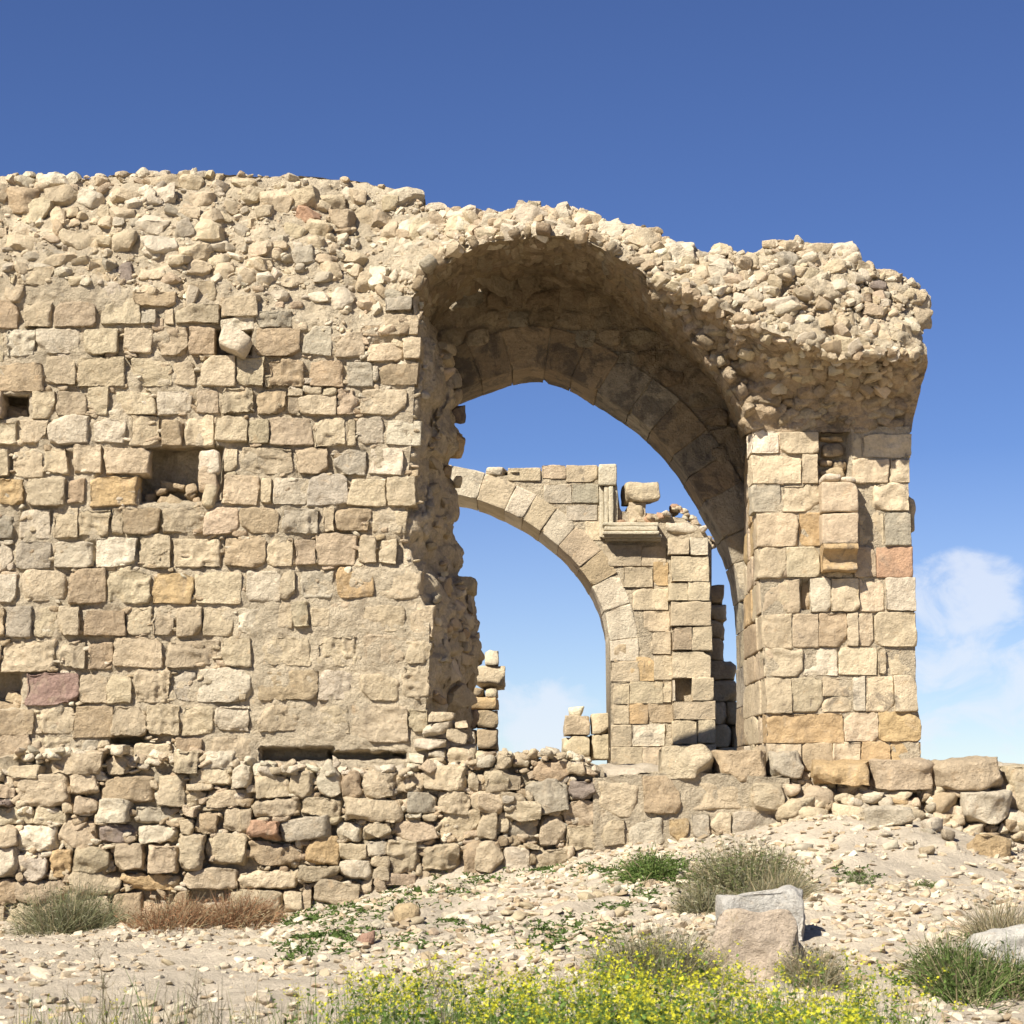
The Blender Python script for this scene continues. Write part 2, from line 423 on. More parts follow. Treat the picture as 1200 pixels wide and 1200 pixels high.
# --- facing stones, course by course
A = Z(0, 180, 3.75, [(70,500,225,600),(230,545,365,640,'g'),(365,560,540,645),(540,572,650,612),(655,560,765,608),(765,560,970,660),(585,605,765,675),(315,465,510,570),(510,480,590,575,'d'),(610,500,720,570),
 (20,575,115,660,'p'),(20,525,55,575),(-30,480,70,520,'p'),(-40,640,75,770,'b'),(100,650,230,765),(240,645,425,760,'p'),(445,635,620,750),(625,690,690,750),(665,720,720,780),(720,675,765,750),(760,658,968,750),
 (970,625,1135,720),(970,708,1125,778,'w'),
 (-60,800,18,915),(20,770,155,895,'w'),(160,765,360,885,'w'),(365,765,520,880),(530,760,672,880),(690,755,825,885,'p'),(832,755,945,885,'b'),
 (-60,920,190,1050,'b'),(200,890,330,1020),(335,890,548,1025),(565,895,750,1030),(755,908,857,1020),(885,890,1035,1025),(1040,890,1165,1025),(1160,970,1195,1030),
 (-70,1045,8,1160),(138,1045,240,1165),(250,1045,380,1150),(385,1030,475,1150),(500,1040,685,1150),(690,1040,850,1150),(862,1035,960,1145),(970,1030,1115,1140)])
C_ = Z(0, 460, 3.75, [(-50,125,80,230),(85,120,210,230),(213,100,390,225,'w'),(405,110,550,220,'w'),(570,100,705,235),(712,125,805,235),(815,100,940,235),(945,105,1090,220),(1095,115,1175,220),
 (-70,245,40,370),(45,250,190,372),(190,235,300,358),(315,225,450,355),(455,240,655,360,'p'),(975,360,1140,495),(-40,375,110,500,'o'),(120,375,290,495),(300,375,375,490),(380,365,610,500,'o'),(985,245,1045,350),
 (-60,535,60,645),(82,510,220,645),(230,505,340,640),(350,515,480,630),(485,505,540,625),(543,505,700,625,'b'),(705,500,900,620),(900,505,1050,620,'p'),
 (-60,650,48,785),(60,648,228,778),(230,655,415,770),(420,630,600,772,'w'),(608,625,750,768),(758,640,970,770),(980,628,1165,765),
 (-60,800,75,920,'w'),(100,778,290,920),(295,778,465,925,'b'),(470,780,660,930),(668,790,850,930,'o'),(855,778,1065,925),
 (-60,950,15,1070),(20,935,140,1075),(145,940,250,1075),(258,935,350,1070),(370,962,550,1072),(555,945,665,1065),(668,960,768,1070),(772,945,885,1068),(888,945,1025,1070)])
E = Z(0, 740, 3.75, [(-90,40,2,165),(5,40,248,175),(255,45,372,160),(385,45,495,165),(498,28,715,160,'p'),(722,35,970,160),(978,30,1105,155),
 (105,178,345,318,'m'),(350,188,470,312),(472,190,580,315),(588,170,752,315),(760,178,862,305),(868,160,1110,310),
 (-80,345,148,455),(152,328,320,452),(328,330,495,468),(500,325,645,460),(648,318,795,455),(805,330,938,455),(945,322,1095,440,'w'),
 (-80,460,130,600,'p'),(132,455,340,605),(352,475,478,545),(590,490,750,630),(775,470,885,530),(935,465,1140,590)])
B = Z(280, 180, 3.75, [(80,765,275,890,'b'),(280,758,410,890,'g'),(425,785,555,900),(560,830,735,910),(725,805,805,905),(75,690,240,765),(240,735,300,775),(525,750,640,800),(640,700,790,795),(630,625,760,690,'g'),
 (135,898,293,1025),(302,908,458,1025,'b'),(470,908,590,1025),(590,935,612,1000),(615,920,790,1020,'b'),(70,1035,205,1145),(212,1030,280,1066),(285,1030,360,1060),(370,1030,430,1060),(215,1070,262,1145),(262,1055,425,1150),(435,1030,525,1150,'p'),(535,1035,740,1150)])
D_ = Z(280, 460, 3.75, [(45,115,130,220),(132,105,322,225,'p'),(325,108,470,238),(475,110,512,240),(512,112,638,225),(642,118,802,235),(0,235,245,360),(245,238,400,360,'p'),(412,248,560,370),(575,240,725,360),
 (95,370,145,490),(145,375,298,495),(300,355,478,500),(482,385,645,498),(650,372,780,500),(12,505,175,625,'b'),(190,510,355,625,'g'),(365,505,420,618),(425,510,582,610),(585,515,740,618),
 (118,635,240,762),(245,650,335,755,'p'),(338,615,522,765),(525,630,608,752),(612,635,688,750),(25,782,178,925,'w'),(180,785,250,910),(268,780,420,905,'g'),(430,758,592,905,'o'),(610,768,805,912),
 (-10,948,120,1065,'w'),(135,920,230,1035),(237,920,315,1035),(320,950,400,1030),(408,920,535,1045),(540,940,740,1050),(750,925,858,1075)])
F_ = Z(280, 740, 3.75, [(85,20,320,150),(340,20,535,155),(550,20,725,155),(735,40,850,140),(80,170,345,305),(345,170,515,305,'w'),(540,190,705,305),(720,150,840,300),(85,325,280,440),(285,325,480,450),(490,325,740,490),(745,340,830,440),(0,165,30,310)])
mb = MB()
for r in A+C_+E+B+D_+F_:
    cx, cy = (r[0]+r[2])/2, (r[1]+r[3])/2
    flush = np.clip((cx-255)/50, 0, 1)*np.clip((cy-655)/60, 0, 1)
    rough = cy < 345
    pstone(mb, r, float(YF(cx, cy))*(1 if rough else 0), depth=.15, proud=.02+rng.normal(0, .010)-.003*flush, shrink=rng.uniform(.985, 1.03), rot=3.2 if rough else 1.1,
           p=30 if rough else rng.uniform(38, 95), tilt=.13 if rough else rng.uniform(.02, .065), chips=rng.integers(2, 6), chip=(1.18, 1.55), amp=.010+.003*flush, fr=rng.uniform(9, 20), crag=rng.choice([0, .01, .018, .028]), facets=rng.integers(0, 5), fac=.09, res=.016)
# loose-looking tilted white stone, and the weathered finger of stone in the niche
c = P(276, 402, -.02); rock(mb, c, (.165, .16, .115), rotmat(0, rad(24), 0), p=12, tilt=.25, chips=5, col=pcol('w'))
for (x, y, hw, hh) in ((246, 543, 13.5, 15), (244.5, 561, 11.5, 15), (246, 580, 8, 15)):
    rock(mb, P(x, y, .0), (hw/120, .07, hh/118), rotmat(0, rad(rng.normal(0, 6)), 0), p=5, tilt=.12, chips=3, amp=.012, col=pcol(''), res=.018)

# --- small pinning stones and spalls in the joints
for i in range(620):
    x = rng.uniform(-30, 490); y = rng.uniform(385, 880)
    if x > 285 and y > 700: continue
    if any(a-2 < x < c+2 and b-2 < y < d+2 for (a, b, c, d, e) in HOLES): continue
    sz = rng.uniform(1.6, 4.6)
    w = sz*rng.uniform(.9, 2.2)/120; hgt = sz*rng.uniform(.5, 1.)/120
    chip(mb, P(x, y, .035), (w, .03, hgt), rotmat(0, rad(rng.normal(0, 14)), 0), col=pcol(rng.choice(['', '', 'w', 'p', 'b'])))
# rubble inside the niches
for (a, b, c, d, dep) in HOLES[:3]:
    for i in range(9):
        x = rng.uniform(a+8, c-30 if c > 100 else c-4); y = d-rng.uniform(0, 1)**2*(d-b)*.35
        rock(mb, P(x, y, rng.uniform(.22, dep)), (rng.uniform(.04, .13), .08, rng.uniform(.03, .06)), rotmat(0, rad(rng.normal(0, 12)), 0), p=10, tilt=.2, chips=4, col=pcol('b'), res=.03)
mb.build('facing_stone', M_STONE, ruin)

# --- rubble over the top of the wall
RA = Z(0, 180, 3.75, [(20,155,155,275),(105,195,210,330),(230,240,290,330),(205,150,335,235),(340,165,450,240,'w'),(290,235,350,282),(435,230,490,295),(490,235,605,300),(615,150,690,200),(640,105,780,165),(670,145,770,230,'w'),(790,100,890,170),(605,280,735,350,'w'),(770,290,845,370,'g'),(845,300,975,400),(880,250,975,310),(780,235,875,290),(840,170,945,240),(985,215,1055,270),(1075,150,1140,220),(255,340,415,425),(25,365,225,440),(435,370,500,415),(505,345,595,430),(620,365,770,445,'w'),(790,405,915,475),(750,450,830,500),(820,475,920,545),(915,450,1030,510),(945,480,1030,560),(1035,505,1160,600),(1105,400,1200,465),(1100,465,1190,520),(195,445,325,510,'p'),(1070,285,1135,340),(1130,230,1200,290),(45,100,150,155,'w'),(170,95,300,160,'w'),(500,160,620,225),(700,75,745,115,'w'),(-30,130,30,220),(-30,330,30,380),(1020,120,1130,165),(420,100,480,150),(905,85,945,115)])
RB = Z(280, 180, 3.75, [(20,150,100,225),(95,160,230,300),(200,160,355,250),(250,240,350,305,'r'),(195,315,290,385),(295,295,400,365),(405,250,500,330),(505,235,600,335),(360,185,465,260),(495,160,555,235),(590,260,670,330),(655,155,805,245,'w'),(630,190,700,250),(420,330,490,365),(60,405,200,475),(0,505,100,600,'w'),(150,525,290,585),(240,410,330,490),(445,440,565,490),(405,590,500,690,'w'),(470,490,545,545),(520,530,600,620),(575,500,650,600),(45,465,130,530),(135,385,220,430),(310,370,375,430),(370,480,450,560),(140,600,220,650),(700,300,790,440,'w'),(760,430,830,500,'w'),(640,300,700,380)])
mb = MB()
for r in RA+RB:
    cx, cy = (r[0]+r[2])/2, (r[1]+r[3])/2
    pstone(mb, r, float(YF(cx, cy)), depth=max(.09, (r[2]-r[0])/240*.9), proud=.06+rng.uniform(0, .06), shrink=1.14, rot=9, p=40, tilt=.22, chips=9, chip=(1.0, 1.4), amp=.012, fr=9, crag=.012, res=.018, facets=2, fac=.2)
for i in range(1700):
    x = rng.uniform(-60, 495); lo = float(interp(x, TOP)); y = lo+rng.uniform(0, 1)**.9*(interp(x, [(-60, 320), (120, 335), (260, 355), (420, 400), (495, 380)])-lo)
    sz = rng.choice([1.3, 2.2, 3.6, 6.5], p=[.5, .3, .13, .07])*rng.uniform(.8, 1.3)
    w = sz*rng.uniform(.8, 1.7)/120; hgt = sz*rng.uniform(.6, 1.)/120
    chip(mb, P(x, y, float(YF(x, y))+.005), (w, min(w, hgt*1.3), hgt), rotmat(rad(rng.normal(0, 25)), rad(rng.normal(0, 25)), rad(rng.normal(0, 25))), col=pcol(rng.choice(['', '', '', 'w', 'w', 'p', 'g'])))
# stones lying back along the top
for i in range(260):
    x = rng.uniform(-6.2, -.9); pxx = 600+x*FPX/20.8; lo = interp(pxx, TOP); q = P(pxx, lo, float(YF(pxx, lo)))
    yy = q[1]+rng.uniform(0, .3); zz = q[2]+.01-(yy-q[1])*.5
    w = rng.choice([.025, .04, .07], p=[.5, .35, .15])*rng.uniform(.7, 1.3)
    chip(mb, (q[0], yy, zz), (w*1.3, w, w*.7), rotmat(rng.normal(0, .3), rng.normal(0, .3), rng.uniform(0, 6)), col=pcol(rng.choice(['', 'w', 'p'])))
mb.build('rubble_top', M_RUBBLE, ruin, sharp=38)

# --- stones showing in the broken end
mb = MB()
from math import floor
def YB_at(x, y):
    a = interp(y, EDGE); b = interp(y, XR); c = np.clip((x-a)/max(1, b-a), 0, 1); return .05+1.75*(c**1.25)**1.0
BE = Z(280, 460, 3.75, [(905,60,980,135,'k'),(905,170,990,285,'o'),(885,190,920,270),(945,365,980,420),(930,440,962,550),(815,280,870,320),(800,400,870,450),(830,540,890,590),(870,600,930,640),(930,680,962,760),(840,815,930,890,'b'),(965,815,1040,890),(1000,880,1030,970,'w'),(905,920,990,975,'w'),(955,975,1030,1040,'w'),(950,1040,1010,1090,'w'),(1000,1060,1050,1110),(1020,1120,1070,1190),(900,1090,960,1160),(960,1150,1030,1200),(870,460,920,510),(900,320,935,370),(875,1165,940,1200)])
BE += Z(280, 740, 3.75, [(868,120,965,235,'w'),(868,240,1000,345),(930,0,1000,45),(1000,20,1045,80),(950,90,1010,150),(985,170,1035,285,'b'),(960,50,1020,95),(1005,350,1040,420,'b')])
BE += Z(280, 180, 3.75, [(850,825,935,880),(865,880,945,925),(905,955,968,1030,'w'),(915,1035,975,1100),(790,790,830,850)])
for r in BE:
    cx, cy = (r[0]+r[2])/2, (r[1]+r[3])/2
    pstone(mb, r, float(YB_at(cx, cy)), depth=max(.1, (r[2]-r[0])/120*.7), proud=.085, shrink=1.05, rot=8, p=28, tilt=.24, chips=8, chip=(.96, 1.4), amp=.014, fr=8, crag=.012, res=.018)
for i in range(55):
    y = rng.uniform(370, 885); a, b = interp(y, EDGE), interp(y, XR); c = rng.uniform(0.1, 1)
    x = a+(b-a)*c**.8; sz = rng.uniform(2.2, 7)
    w = sz*rng.uniform(.7, 1.5)/120; hgt = sz*rng.uniform(.5, 1.)/120
    chip(mb, P(x, y, .05+1.75*c**1.25-.02), (w, w*1.3, hgt), rotmat(0, rad(rng.normal(0, 20)), rad(rng.normal(0, 30))), col=pcol(rng.choice(['', '', 'p', 'b', 'w'])))
mb.build('broken_end', M_RUBBLE, ruin, sharp=38)

# --- rubble crown over the vault + the overhanging web above the pier
UP = [(430, 222), (470, 226), (490, 235), (505, 246), (520, 248), (545, 243), (560, 249), (580, 251), (602, 247), (620, 241), (640, 243), (655, 246), (668, 245), (690, 252), (700, 256), (720, 262), (740, 266), (770, 277), (800, 287), (830, 296), (850, 291), (880, 298), (905, 286), (930, 281), (960, 289), (1000, 287), (1012, 312), (1035, 317), (1052, 320), (1070, 332), (1084, 348)]
LOW = [(430, 345), (484, 350), (495, 330), (510, 312), (535, 297), (560, 287), (600, 280), (640, 277), (673, 279), (700, 288), (725, 300), (750, 317), (780, 330), (804, 342), (835, 356), (868, 374), (895, 388), (920, 395), (950, 405), (985, 418), (1015, 415), (1050, 412), (1084, 415)]
WEB = [(430, 345.5), (484, 350.5), (495, 330.5), (510, 312.5), (535, 297.5), (560, 287.5), (600, 280.5), (640, 278), (673, 280), (700, 289), (725, 301), (750, 318.5), (770, 342), (793, 370), (833, 419), (868, 477), (880, 506), (1068, 506), (1084, 506)]
YLOW = [(430, .25), (484, .0), (510, -.05), (560, -.1), (640, -.2), (673, -.25), (725, -.38), (750, -.45), (800, -.58), (850, -.66), (900, -.72), (980, -.70), (1050, -.62), (1084, -.5)]
YTOP = [(430, 1.2), (480, .9), (500, .6), (540, .35), (600, .2), (680, .1), (740, .0), (800, -.15), (900, -.25), (1000, -.25), (1050, -.2), (1084, -.05)]
YWEB = [(430, .25), (484, .02), (510, -.03), (640, -.15), (700, -.25), (750, -.38), (793, -.28), (833, -.16), (868, -.05), (880, .01), (1084, .03)]
def cap_y(x, t):      # t: 0 top .. 1 lower edge
    a = interp(x, YTOP); b = interp(x, YLOW); return a+(b-a)*np.clip(t, 0, 1)**.75
def web_y(x, t):      # t: 0 lower edge .. 1 springing
    a = interp(x, YLOW); b = interp(x, YWEB); t = np.clip(t, 0, 1); return a+(b-a)*(1-(1-t)**2.1)
def crown_y(x, y):
    u, l, w = interp(x, UP), interp(x, LOW), interp(x, WEB)
    return cap_y(x, (y-u)/np.maximum(l-u, 1)) if y <= l else web_y(x, (y-l)/np.maximum(w-l, 1))
def sqx(x, y):        # lower down the web narrows to the pier
    return np.where(x > 1030, x-(x-1030)/54*16*np.clip((y-430)/76, 0, 1)**1.0+(x-1030)/54*4*np.clip(1-np.abs(y-425)/30, 0, 1), x)
mb = MB()
xs = np.linspace(430, 1084, 360)
t1 = np.linspace(0, 1, 60); XX, TT = np.meshgrid(xs, t1, indexing='ij')
u, l, w = interp(XX, UP), interp(XX, LOW), interp(XX, WEB)
Yc = u+(l-u)*TT
capG = P(sqx(XX, Yc), Yc, cap_y(XX, TT)-.07*np.clip(fbm(np.stack([XX.ravel()/28, Yc.ravel()/28, XX.ravel()*0], 1), 4, 94), -1, 1).reshape(XX.shape))
cg = grid(mb, capG, .045, 5, 90, MORTAR*1.04)
# top surface behind the rim
k = np.linspace(0, 1, 24)[None, :, None]; b = cg[:, 0].copy(); b[:, 1] = interp(xs, [(430, 1.5), (500, 1.4), (560, 1.5), (625, 2.45), (1084, 2.6)]); b[:, 2] -= .15
Tt = cg[:, 0][:, None]*(1-k)+b[:, None]*k; Tt[..., 2] += .02*np.sin(k[..., 0]*3)
tg = grid(mb, Tt, 0)
e = tg[:, -1]; e2 = e.copy(); e2[:, 2] -= .3
grid(mb, np.stack([e, e2], 1))
mb2 = MB()
xs2 = np.linspace(745, 1084, 220); t2 = np.linspace(0, 1, 60); XX, TT = np.meshgrid(xs2, t2, indexing='ij')
l, w = interp(XX, LOW), interp(XX, WEB); Yc = l+(w-l)*TT
WG = P(sqx(XX, Yc), Yc, web_y(XX, TT))
dl = np.stack([np.interp(xs2, xs, cg[:, -1, q]) for q in range(3)], 1)-WG[:, 0]
WG += dl[:, None]*((1-TT)**1.5)[..., None]
wn = fbm(WG.reshape(-1, 3)*4, 4, 93).reshape(TT.shape)*np.clip(np.minimum(TT*6, (1-TT)*5), 0, 1)
WG[..., 1] += .10*wn
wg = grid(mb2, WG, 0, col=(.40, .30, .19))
FRONT_EDGE = np.concatenate([cg[(xs > 484) & (xs < 746), -1], wg[(xs2 > 747) & (xs2 < 881), -1]])
# right flank of the crown and web
fl = np.concatenate([cg[-1], wg[-1][1:]]); fb = fl.copy(); fb[:, 1] = 2.9; fb[:, 0] -= .1
k = np.linspace(0, 1, 30)[None, :, None]
grid(mb2, fl[:, None]*(1-k)+fb[:, None]*k, 0)
mb2.build('vault_web', M_VAULT, ruin)
mb.build('crown_core', M_MORTAR, ruin)
CP = Z(780, 260, 3.75, [(0,100,140,235,'w'),(195,170,320,325,'w'),(205,105,285,155),(320,140,410,215),(370,215,470,290),(425,330,605,445,'w'),(490,130,575,205,'g'),(480,80,610,140),(610,95,745,140),(720,90,850,185,'w'),(575,120,660,180),(690,170,800,235),(560,195,690,255),(605,265,710,310,'w'),(718,255,803,315,'w'),(820,175,900,230),(855,220,935,255),(935,210,1045,265),(895,262,975,310,'d'),(830,320,900,362),(855,285,910,325),(1025,285,1080,350),(920,335,985,365),(925,305,985,340),(320,290,430,365),(345,345,430,395),(640,405,755,475),(755,400,825,465),(675,315,720,360),(610,470,680,550),(680,515,735,585),(880,440,990,560),(1000,445,1070,570),(740,510,880,615),(770,625,860,680),(720,600,780,665),(1075,305,1160,410),(1080,380,1160,470),(90,240,190,300),(150,160,205,220),(450,285,500,330),(480,215,560,260)])
CP += Z(460, 200, 3, [(115,150,190,240),(190,150,260,260),(310,145,395,255,'w'),(420,120,545,235,'w'),(580,118,632,215,'w'),(640,140,740,240),(730,170,805,290,'w'),(800,215,950,300),(950,250,1070,370,'w'),(260,140,310,230),(545,125,580,230),(1120,270,1190,300),(1115,310,1200,435,'w'),(30,70,105,130,'w'),(110,115,180,145),(60,170,130,260),(130,250,185,330),(870,195,890,215,'g'),(890,200,950,225),(1050,330,1120,400),(860,290,930,340)])
mb = MB()
for r in CP:
    cx, cy = (r[0]+r[2])/2, (r[1]+r[3])/2
    pstone(mb, r, float(crown_y(cx, cy)), depth=max(.1, (r[2]-r[0])/240*1.1), proud=.05+rng.uniform(0, .05), shrink=1.1, rot=9, p=40, tilt=.2, chips=9, chip=(1.0, 1.4), amp=.014, fr=9, crag=.014, res=.018, facets=2, fac=.2)
for i in range(2300):
    x = rng.uniform(434, 1076); u = interp(x, UP); l = interp(x, LOW)+(12 if x > 760 else -4); y = u+rng.uniform(.0, 1)*(l-u)
    sz = rng.choice([1.4, 2.4, 4., 7], p=[.45, .3, .16, .09])*rng.uniform(.8, 1.3)
    w = sz*rng.uniform(.8, 1.6)/120; hgt = sz*rng.uniform(.6, 1.)/120
    chip(mb, P(sqx(x, y), y, float(crown_y(x, y))-.01), (w, min(w, hgt*1.4), hgt), rotmat(rad(rng.normal(0, 25)), rad(rng.normal(0, 25)), rad(rng.normal(0, 25))), col=pcol(rng.choice(['', '', 'w', 'w', 'p'])))
for i in range(190):       # broken stones hanging on under the rim
    x = rng.uniform(770, 1070); l = interp(x, LOW); w_ = interp(x, WEB); t = rng.uniform(0, 1)**2.2*.55; y = l+(w_-l)*t
    if w_-l < 14: continue
    sz = rng.uniform(2.5, 8.5); w = sz*rng.uniform(.7, 1.4)/120; hgt = sz*rng.uniform(.6, 1.)/120
    chip(mb, P(sqx(x, y), y, float(web_y(x, t))-.015), (w, w, hgt), rotmat(rng.normal(0, .4), rng.normal(0, .4), rng.uniform(0, 6)), col=pcol(rng.choice(['', '', 'p', 'b'])))
mb.build('rubble_crown', M_RUBBLE, ruin, sharp=38)
# stones bedded flush in the web
mb = MB()
for i in range(230):
    x = rng.uniform(770, 1058); l = interp(x, LOW); w_ = interp(x, WEB); t = rng.uniform(.12, .97); y = l+(w_-l)*t
    if w_-l < 8: continue
    sz = rng.uniform(5, 12); w = sz*rng.uniform(.7, 1.5)/120; hgt = sz*rng.uniform(.5, .9)/120
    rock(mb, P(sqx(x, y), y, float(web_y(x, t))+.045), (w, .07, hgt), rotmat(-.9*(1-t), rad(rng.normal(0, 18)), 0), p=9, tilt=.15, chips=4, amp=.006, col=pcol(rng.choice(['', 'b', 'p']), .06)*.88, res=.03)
mb.build('web_stone', M_VAULT, ruin)

# --- vault soffit
VF = smooth_curve([(470, 440, .15), (484, 362, .04), (492, 335, 0), (510, 312, -.05), (560, 287.5, -.1), (600, 281, -.15), (640, 279, -.2), (673, 281, -.25), (725, 301, -.36), (750, 318, -.38), (793, 370, -.28), (833, 419, -.16), (868, 477, -.05), (881, 506, .02)], 2)
VR = smooth_curve([(470, 470, 2.1), (488, 420, 2.1), (505, 385, 2.1), (525, 362, 2.1), (545, 346, 2.1), (590, 327, 2.1), (640, 321, 2.1), (693, 340, 2.1), (743, 372, 2.1), (793, 403, 2.1), (827, 432, 2.1), (853, 468, 2.1), (868, 515, 2.1)], 2)
def world_curve(c, n):
    c = resample(P(c[:, 0], c[:, 1], c[:, 2]), .01)
    return c[np.linspace(0, len(c)-1, n).astype(int)]
a = np.concatenate([world_curve(VF, 240)[:30:3], FRONT_EDGE]); a = resample(a[a[:, 2].argsort()[:0].tolist() or slice(None)], .01); a = a[np.linspace(0, len(a)-1, 240).astype(int)]; b = world_curve(VR, 240)
k = np.linspace(0, 1, 90)[None, :, None]
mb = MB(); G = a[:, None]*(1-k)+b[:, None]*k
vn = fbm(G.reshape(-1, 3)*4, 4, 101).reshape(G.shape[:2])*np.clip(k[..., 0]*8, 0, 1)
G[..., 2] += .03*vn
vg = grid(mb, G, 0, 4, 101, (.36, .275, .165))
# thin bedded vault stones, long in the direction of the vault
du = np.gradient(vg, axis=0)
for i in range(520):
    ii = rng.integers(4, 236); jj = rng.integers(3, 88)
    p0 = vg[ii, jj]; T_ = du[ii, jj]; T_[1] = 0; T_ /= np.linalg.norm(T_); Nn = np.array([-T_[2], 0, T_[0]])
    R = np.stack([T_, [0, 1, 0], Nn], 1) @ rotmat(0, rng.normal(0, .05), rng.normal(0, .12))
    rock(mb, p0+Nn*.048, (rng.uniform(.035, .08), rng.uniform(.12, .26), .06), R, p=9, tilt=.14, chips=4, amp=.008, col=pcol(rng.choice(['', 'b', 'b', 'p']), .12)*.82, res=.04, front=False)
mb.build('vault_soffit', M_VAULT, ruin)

# --- wall above the inner arch, and the inner arch ring
IN = smooth_curve([(455, 520), (478, 497), (510, 473), (540, 457), (575, 443), (605, 434), (627, 430), (655, 436), (683, 449), (710, 466), (738, 484), (762, 502), (785, 526), (806, 555), (826, 588), (845, 624), (858, 655), (866, 686), (870, 715), (872, 760), (872, 900)], 1)
YA = 2.1; RING_D = .8; RING_T = .47
inw = resample(P(IN[:, 0], IN[:, 1], YA)[:, [0, 2]], .02)
def ring(mb, cur, y0, depth, thick, seg, colf, lim=None, proud=.0, p=120):
    d = np.r_[0, np.cumsum(np.linalg.norm(np.diff(cur, axis=0), axis=1))]
    L_ = lambda q: q
    tg_ = np.gradient(cur, axis=0); kern = np.ones(15)/15
    for q in range(2): tg_[:, q] = np.convolve(np.pad(tg_[:, q], 7, mode='edge'), kern, 'valid')
    tg_ /= np.linalg.norm(tg_, axis=1, keepdims=True)
    s0 = 0.
    while s0 < d[-1]-.08:
        L = seg*rng.uniform(.75, 1.25); s1 = min(d[-1], s0+L); m = (s0+s1)/2
        t = MB()
        rock(t, (0, 0, 0), (L_(s1-s0)/2*.996, depth/2, thick/2), p=p, tilt=.008, chips=2, chip=(1.42, 1.65), amp=.007, fr=7, crag=rng.choice([0, .008]), res=.028)
        V = t.v[0]; ss = np.clip(m+V[:, 0], 0, d[-1]-1e-6)
        bx, bz = np.interp(ss, d, cur[:, 0]), np.interp(ss, d, cur[:, 1]); tx, tz = np.interp(ss, d, tg_[:, 0]), np.interp(ss, d, tg_[:, 1])
        zz_ = V[:, 2]+thick/2
        mb.add(np.stack([bx-tz*zz_, y0+depth/2+V[:, 1]-rng.uniform(0, .012)-proud, bz+tx*zz_], 1), t.f[0], colf(m))
        s0 = s1
mb = MB()
ring(mb, inw, YA, RING_D, RING_T, .36, lambda m: pcol(rng.choice(['', 'b', 'b', 'g']), .1)*.82)
mb.build('arch_ring', M_STAINED, ruin)
# backing of ring + tympanum
d = np.gradient(inw, axis=0); d /= np.linalg.norm(d, axis=1, keepdims=True); nrm = np.stack([-d[:, 1], d[:, 0]], 1)
mb = MB()
o1 = inw+nrm*.03; o2 = inw+nrm*(RING_T-.02)
def w3(q, y): return np.stack([q[:, 0], np.full(len(q), y), q[:, 1]], 1)
grid(mb, np.stack([w3(o2, YA+.02), w3(o1, YA+.02), w3(o1, YA+RING_D-.02), w3(o2, YA+RING_D-.02)], 1), 0)
n_ = 160
ex = resample(o2, .01); ex = ex[(ex[:, 1] > 3.9)]; ex = ex[np.linspace(0, len(ex)-1, n_).astype(int)]
vr = world_curve(VR, n_)[:, [0, 2]]
vr2 = vr+np.stack([np.zeros(n_), np.full(n_, .25)], 1)
xt = np.linspace(P(478, 480, YA)[0], P(905, 520, YA)[0], n_)
ze = np.interp(xt, ex[:, 0], ex[:, 1])-.04; zv = np.maximum(np.interp(xt, vr[:, 0], vr[:, 1])+.16, ze+.05)
k = np.linspace(0, 1, 50)[None, :]; zz = ze[:, None]*(1-k)+zv[:, None]*k; xx = np.broadcast_to(xt[:, None], zz.shape)
grid(mb, np.stack([xx, np.full(zz.shape, YA+.035), zz], -1), .016, 6, 111, (.36, .28, .18))
grid(mb, np.stack([xx, np.full(zz.shape, YA+.2), zz], -1), .012, 6, 112, (.36, .28, .18))
for y in np.arange(316, 560, 23.):
    x = 470+rng.uniform(0, 20)
    while x < 872:
        wd = rng.uniform(20, 48)
        cx = x+wd/2
        ext = np.interp(P(cx, y, YA)[0], ex[:, 0], ex[:, 1]); vlt = np.interp(P(cx, y, YA)[0], vr[:, 0], vr[:, 1]); zc = P(cx, y+13, YA)[2]
        if ext-.05 < zc < vlt+.15:
            pstone(mb, (x, y, x+wd, y+22.5, rng.choice(['', 'b', 'p', 'g'])), YA, depth=.09, proud=.02+rng.normal(0, .012), rot=2, p=26, tilt=.08, chips=6, facets=3, amp=.014, crag=.02, shrink=.99, res=.022, mul=.85)
        x += wd
mb.build('tympanum', M_VAULT, ruin)

# --- pier
PL = [(500, 879), (505, 880), (560, 882), (610, 885), (640, 887), (700, 890), (760, 893), (800, 897), (850, 899), (900, 901), (960, 903)]
PR = [(500, 1067), (505, 1068), (570, 1066), (640, 1070), (755, 1074), (838, 1075), (890, 1080), (960, 1082)]
P1 = Z(780, 260, 3.75, [(370,915,497,1020,'w'),(500,925,672,1020),(822,930,862,1040),(865,930,1085,1040),(375,1025,600,1152),(602,1020,668,1150),(820,1042,982,1148),(985,1042,1075,1148)])
P2 = Z(800, 560, 3.75, [(305,25,432,152,'g'),(438,30,605,150),(775,30,832,145,'g'),(835,25,998,148),(325,155,508,303,'p'),(510,155,608,300,'o'),(775,150,885,298),(888,150,1006,298,'g'),
 (332,308,455,440),(455,305,605,440),(612,412,755,438),(755,300,850,437),(850,300,1012,437,'r'),(338,445,515,595,'p'),(560,440,650,590),(650,440,775,587),(775,440,888,587),(888,437,1025,587),
 (350,597,483,750),(483,597,597,745,'p'),(597,593,722,742),(722,592,770,740),(770,590,838,742),(845,590,1028,742),(358,750,528,872),(528,748,686,870),(688,745,855,868),(855,745,893,865),(893,742,1028,865),
 (365,880,480,1033),(480,878,612,1030),(615,876,745,960),(615,962,745,1027),(748,873,803,1027),(805,870,928,1027),(930,870,1030,1024),(370,1035,705,1165,'o'),(707,1032,860,1158),(862,1025,1048,1158,'o'),
 (375,1168,525,1290),(527,1163,660,1290),(663,1160,785,1290),(787,1160,915,1290,'o'),(917,1160,1050,1290,'o')])
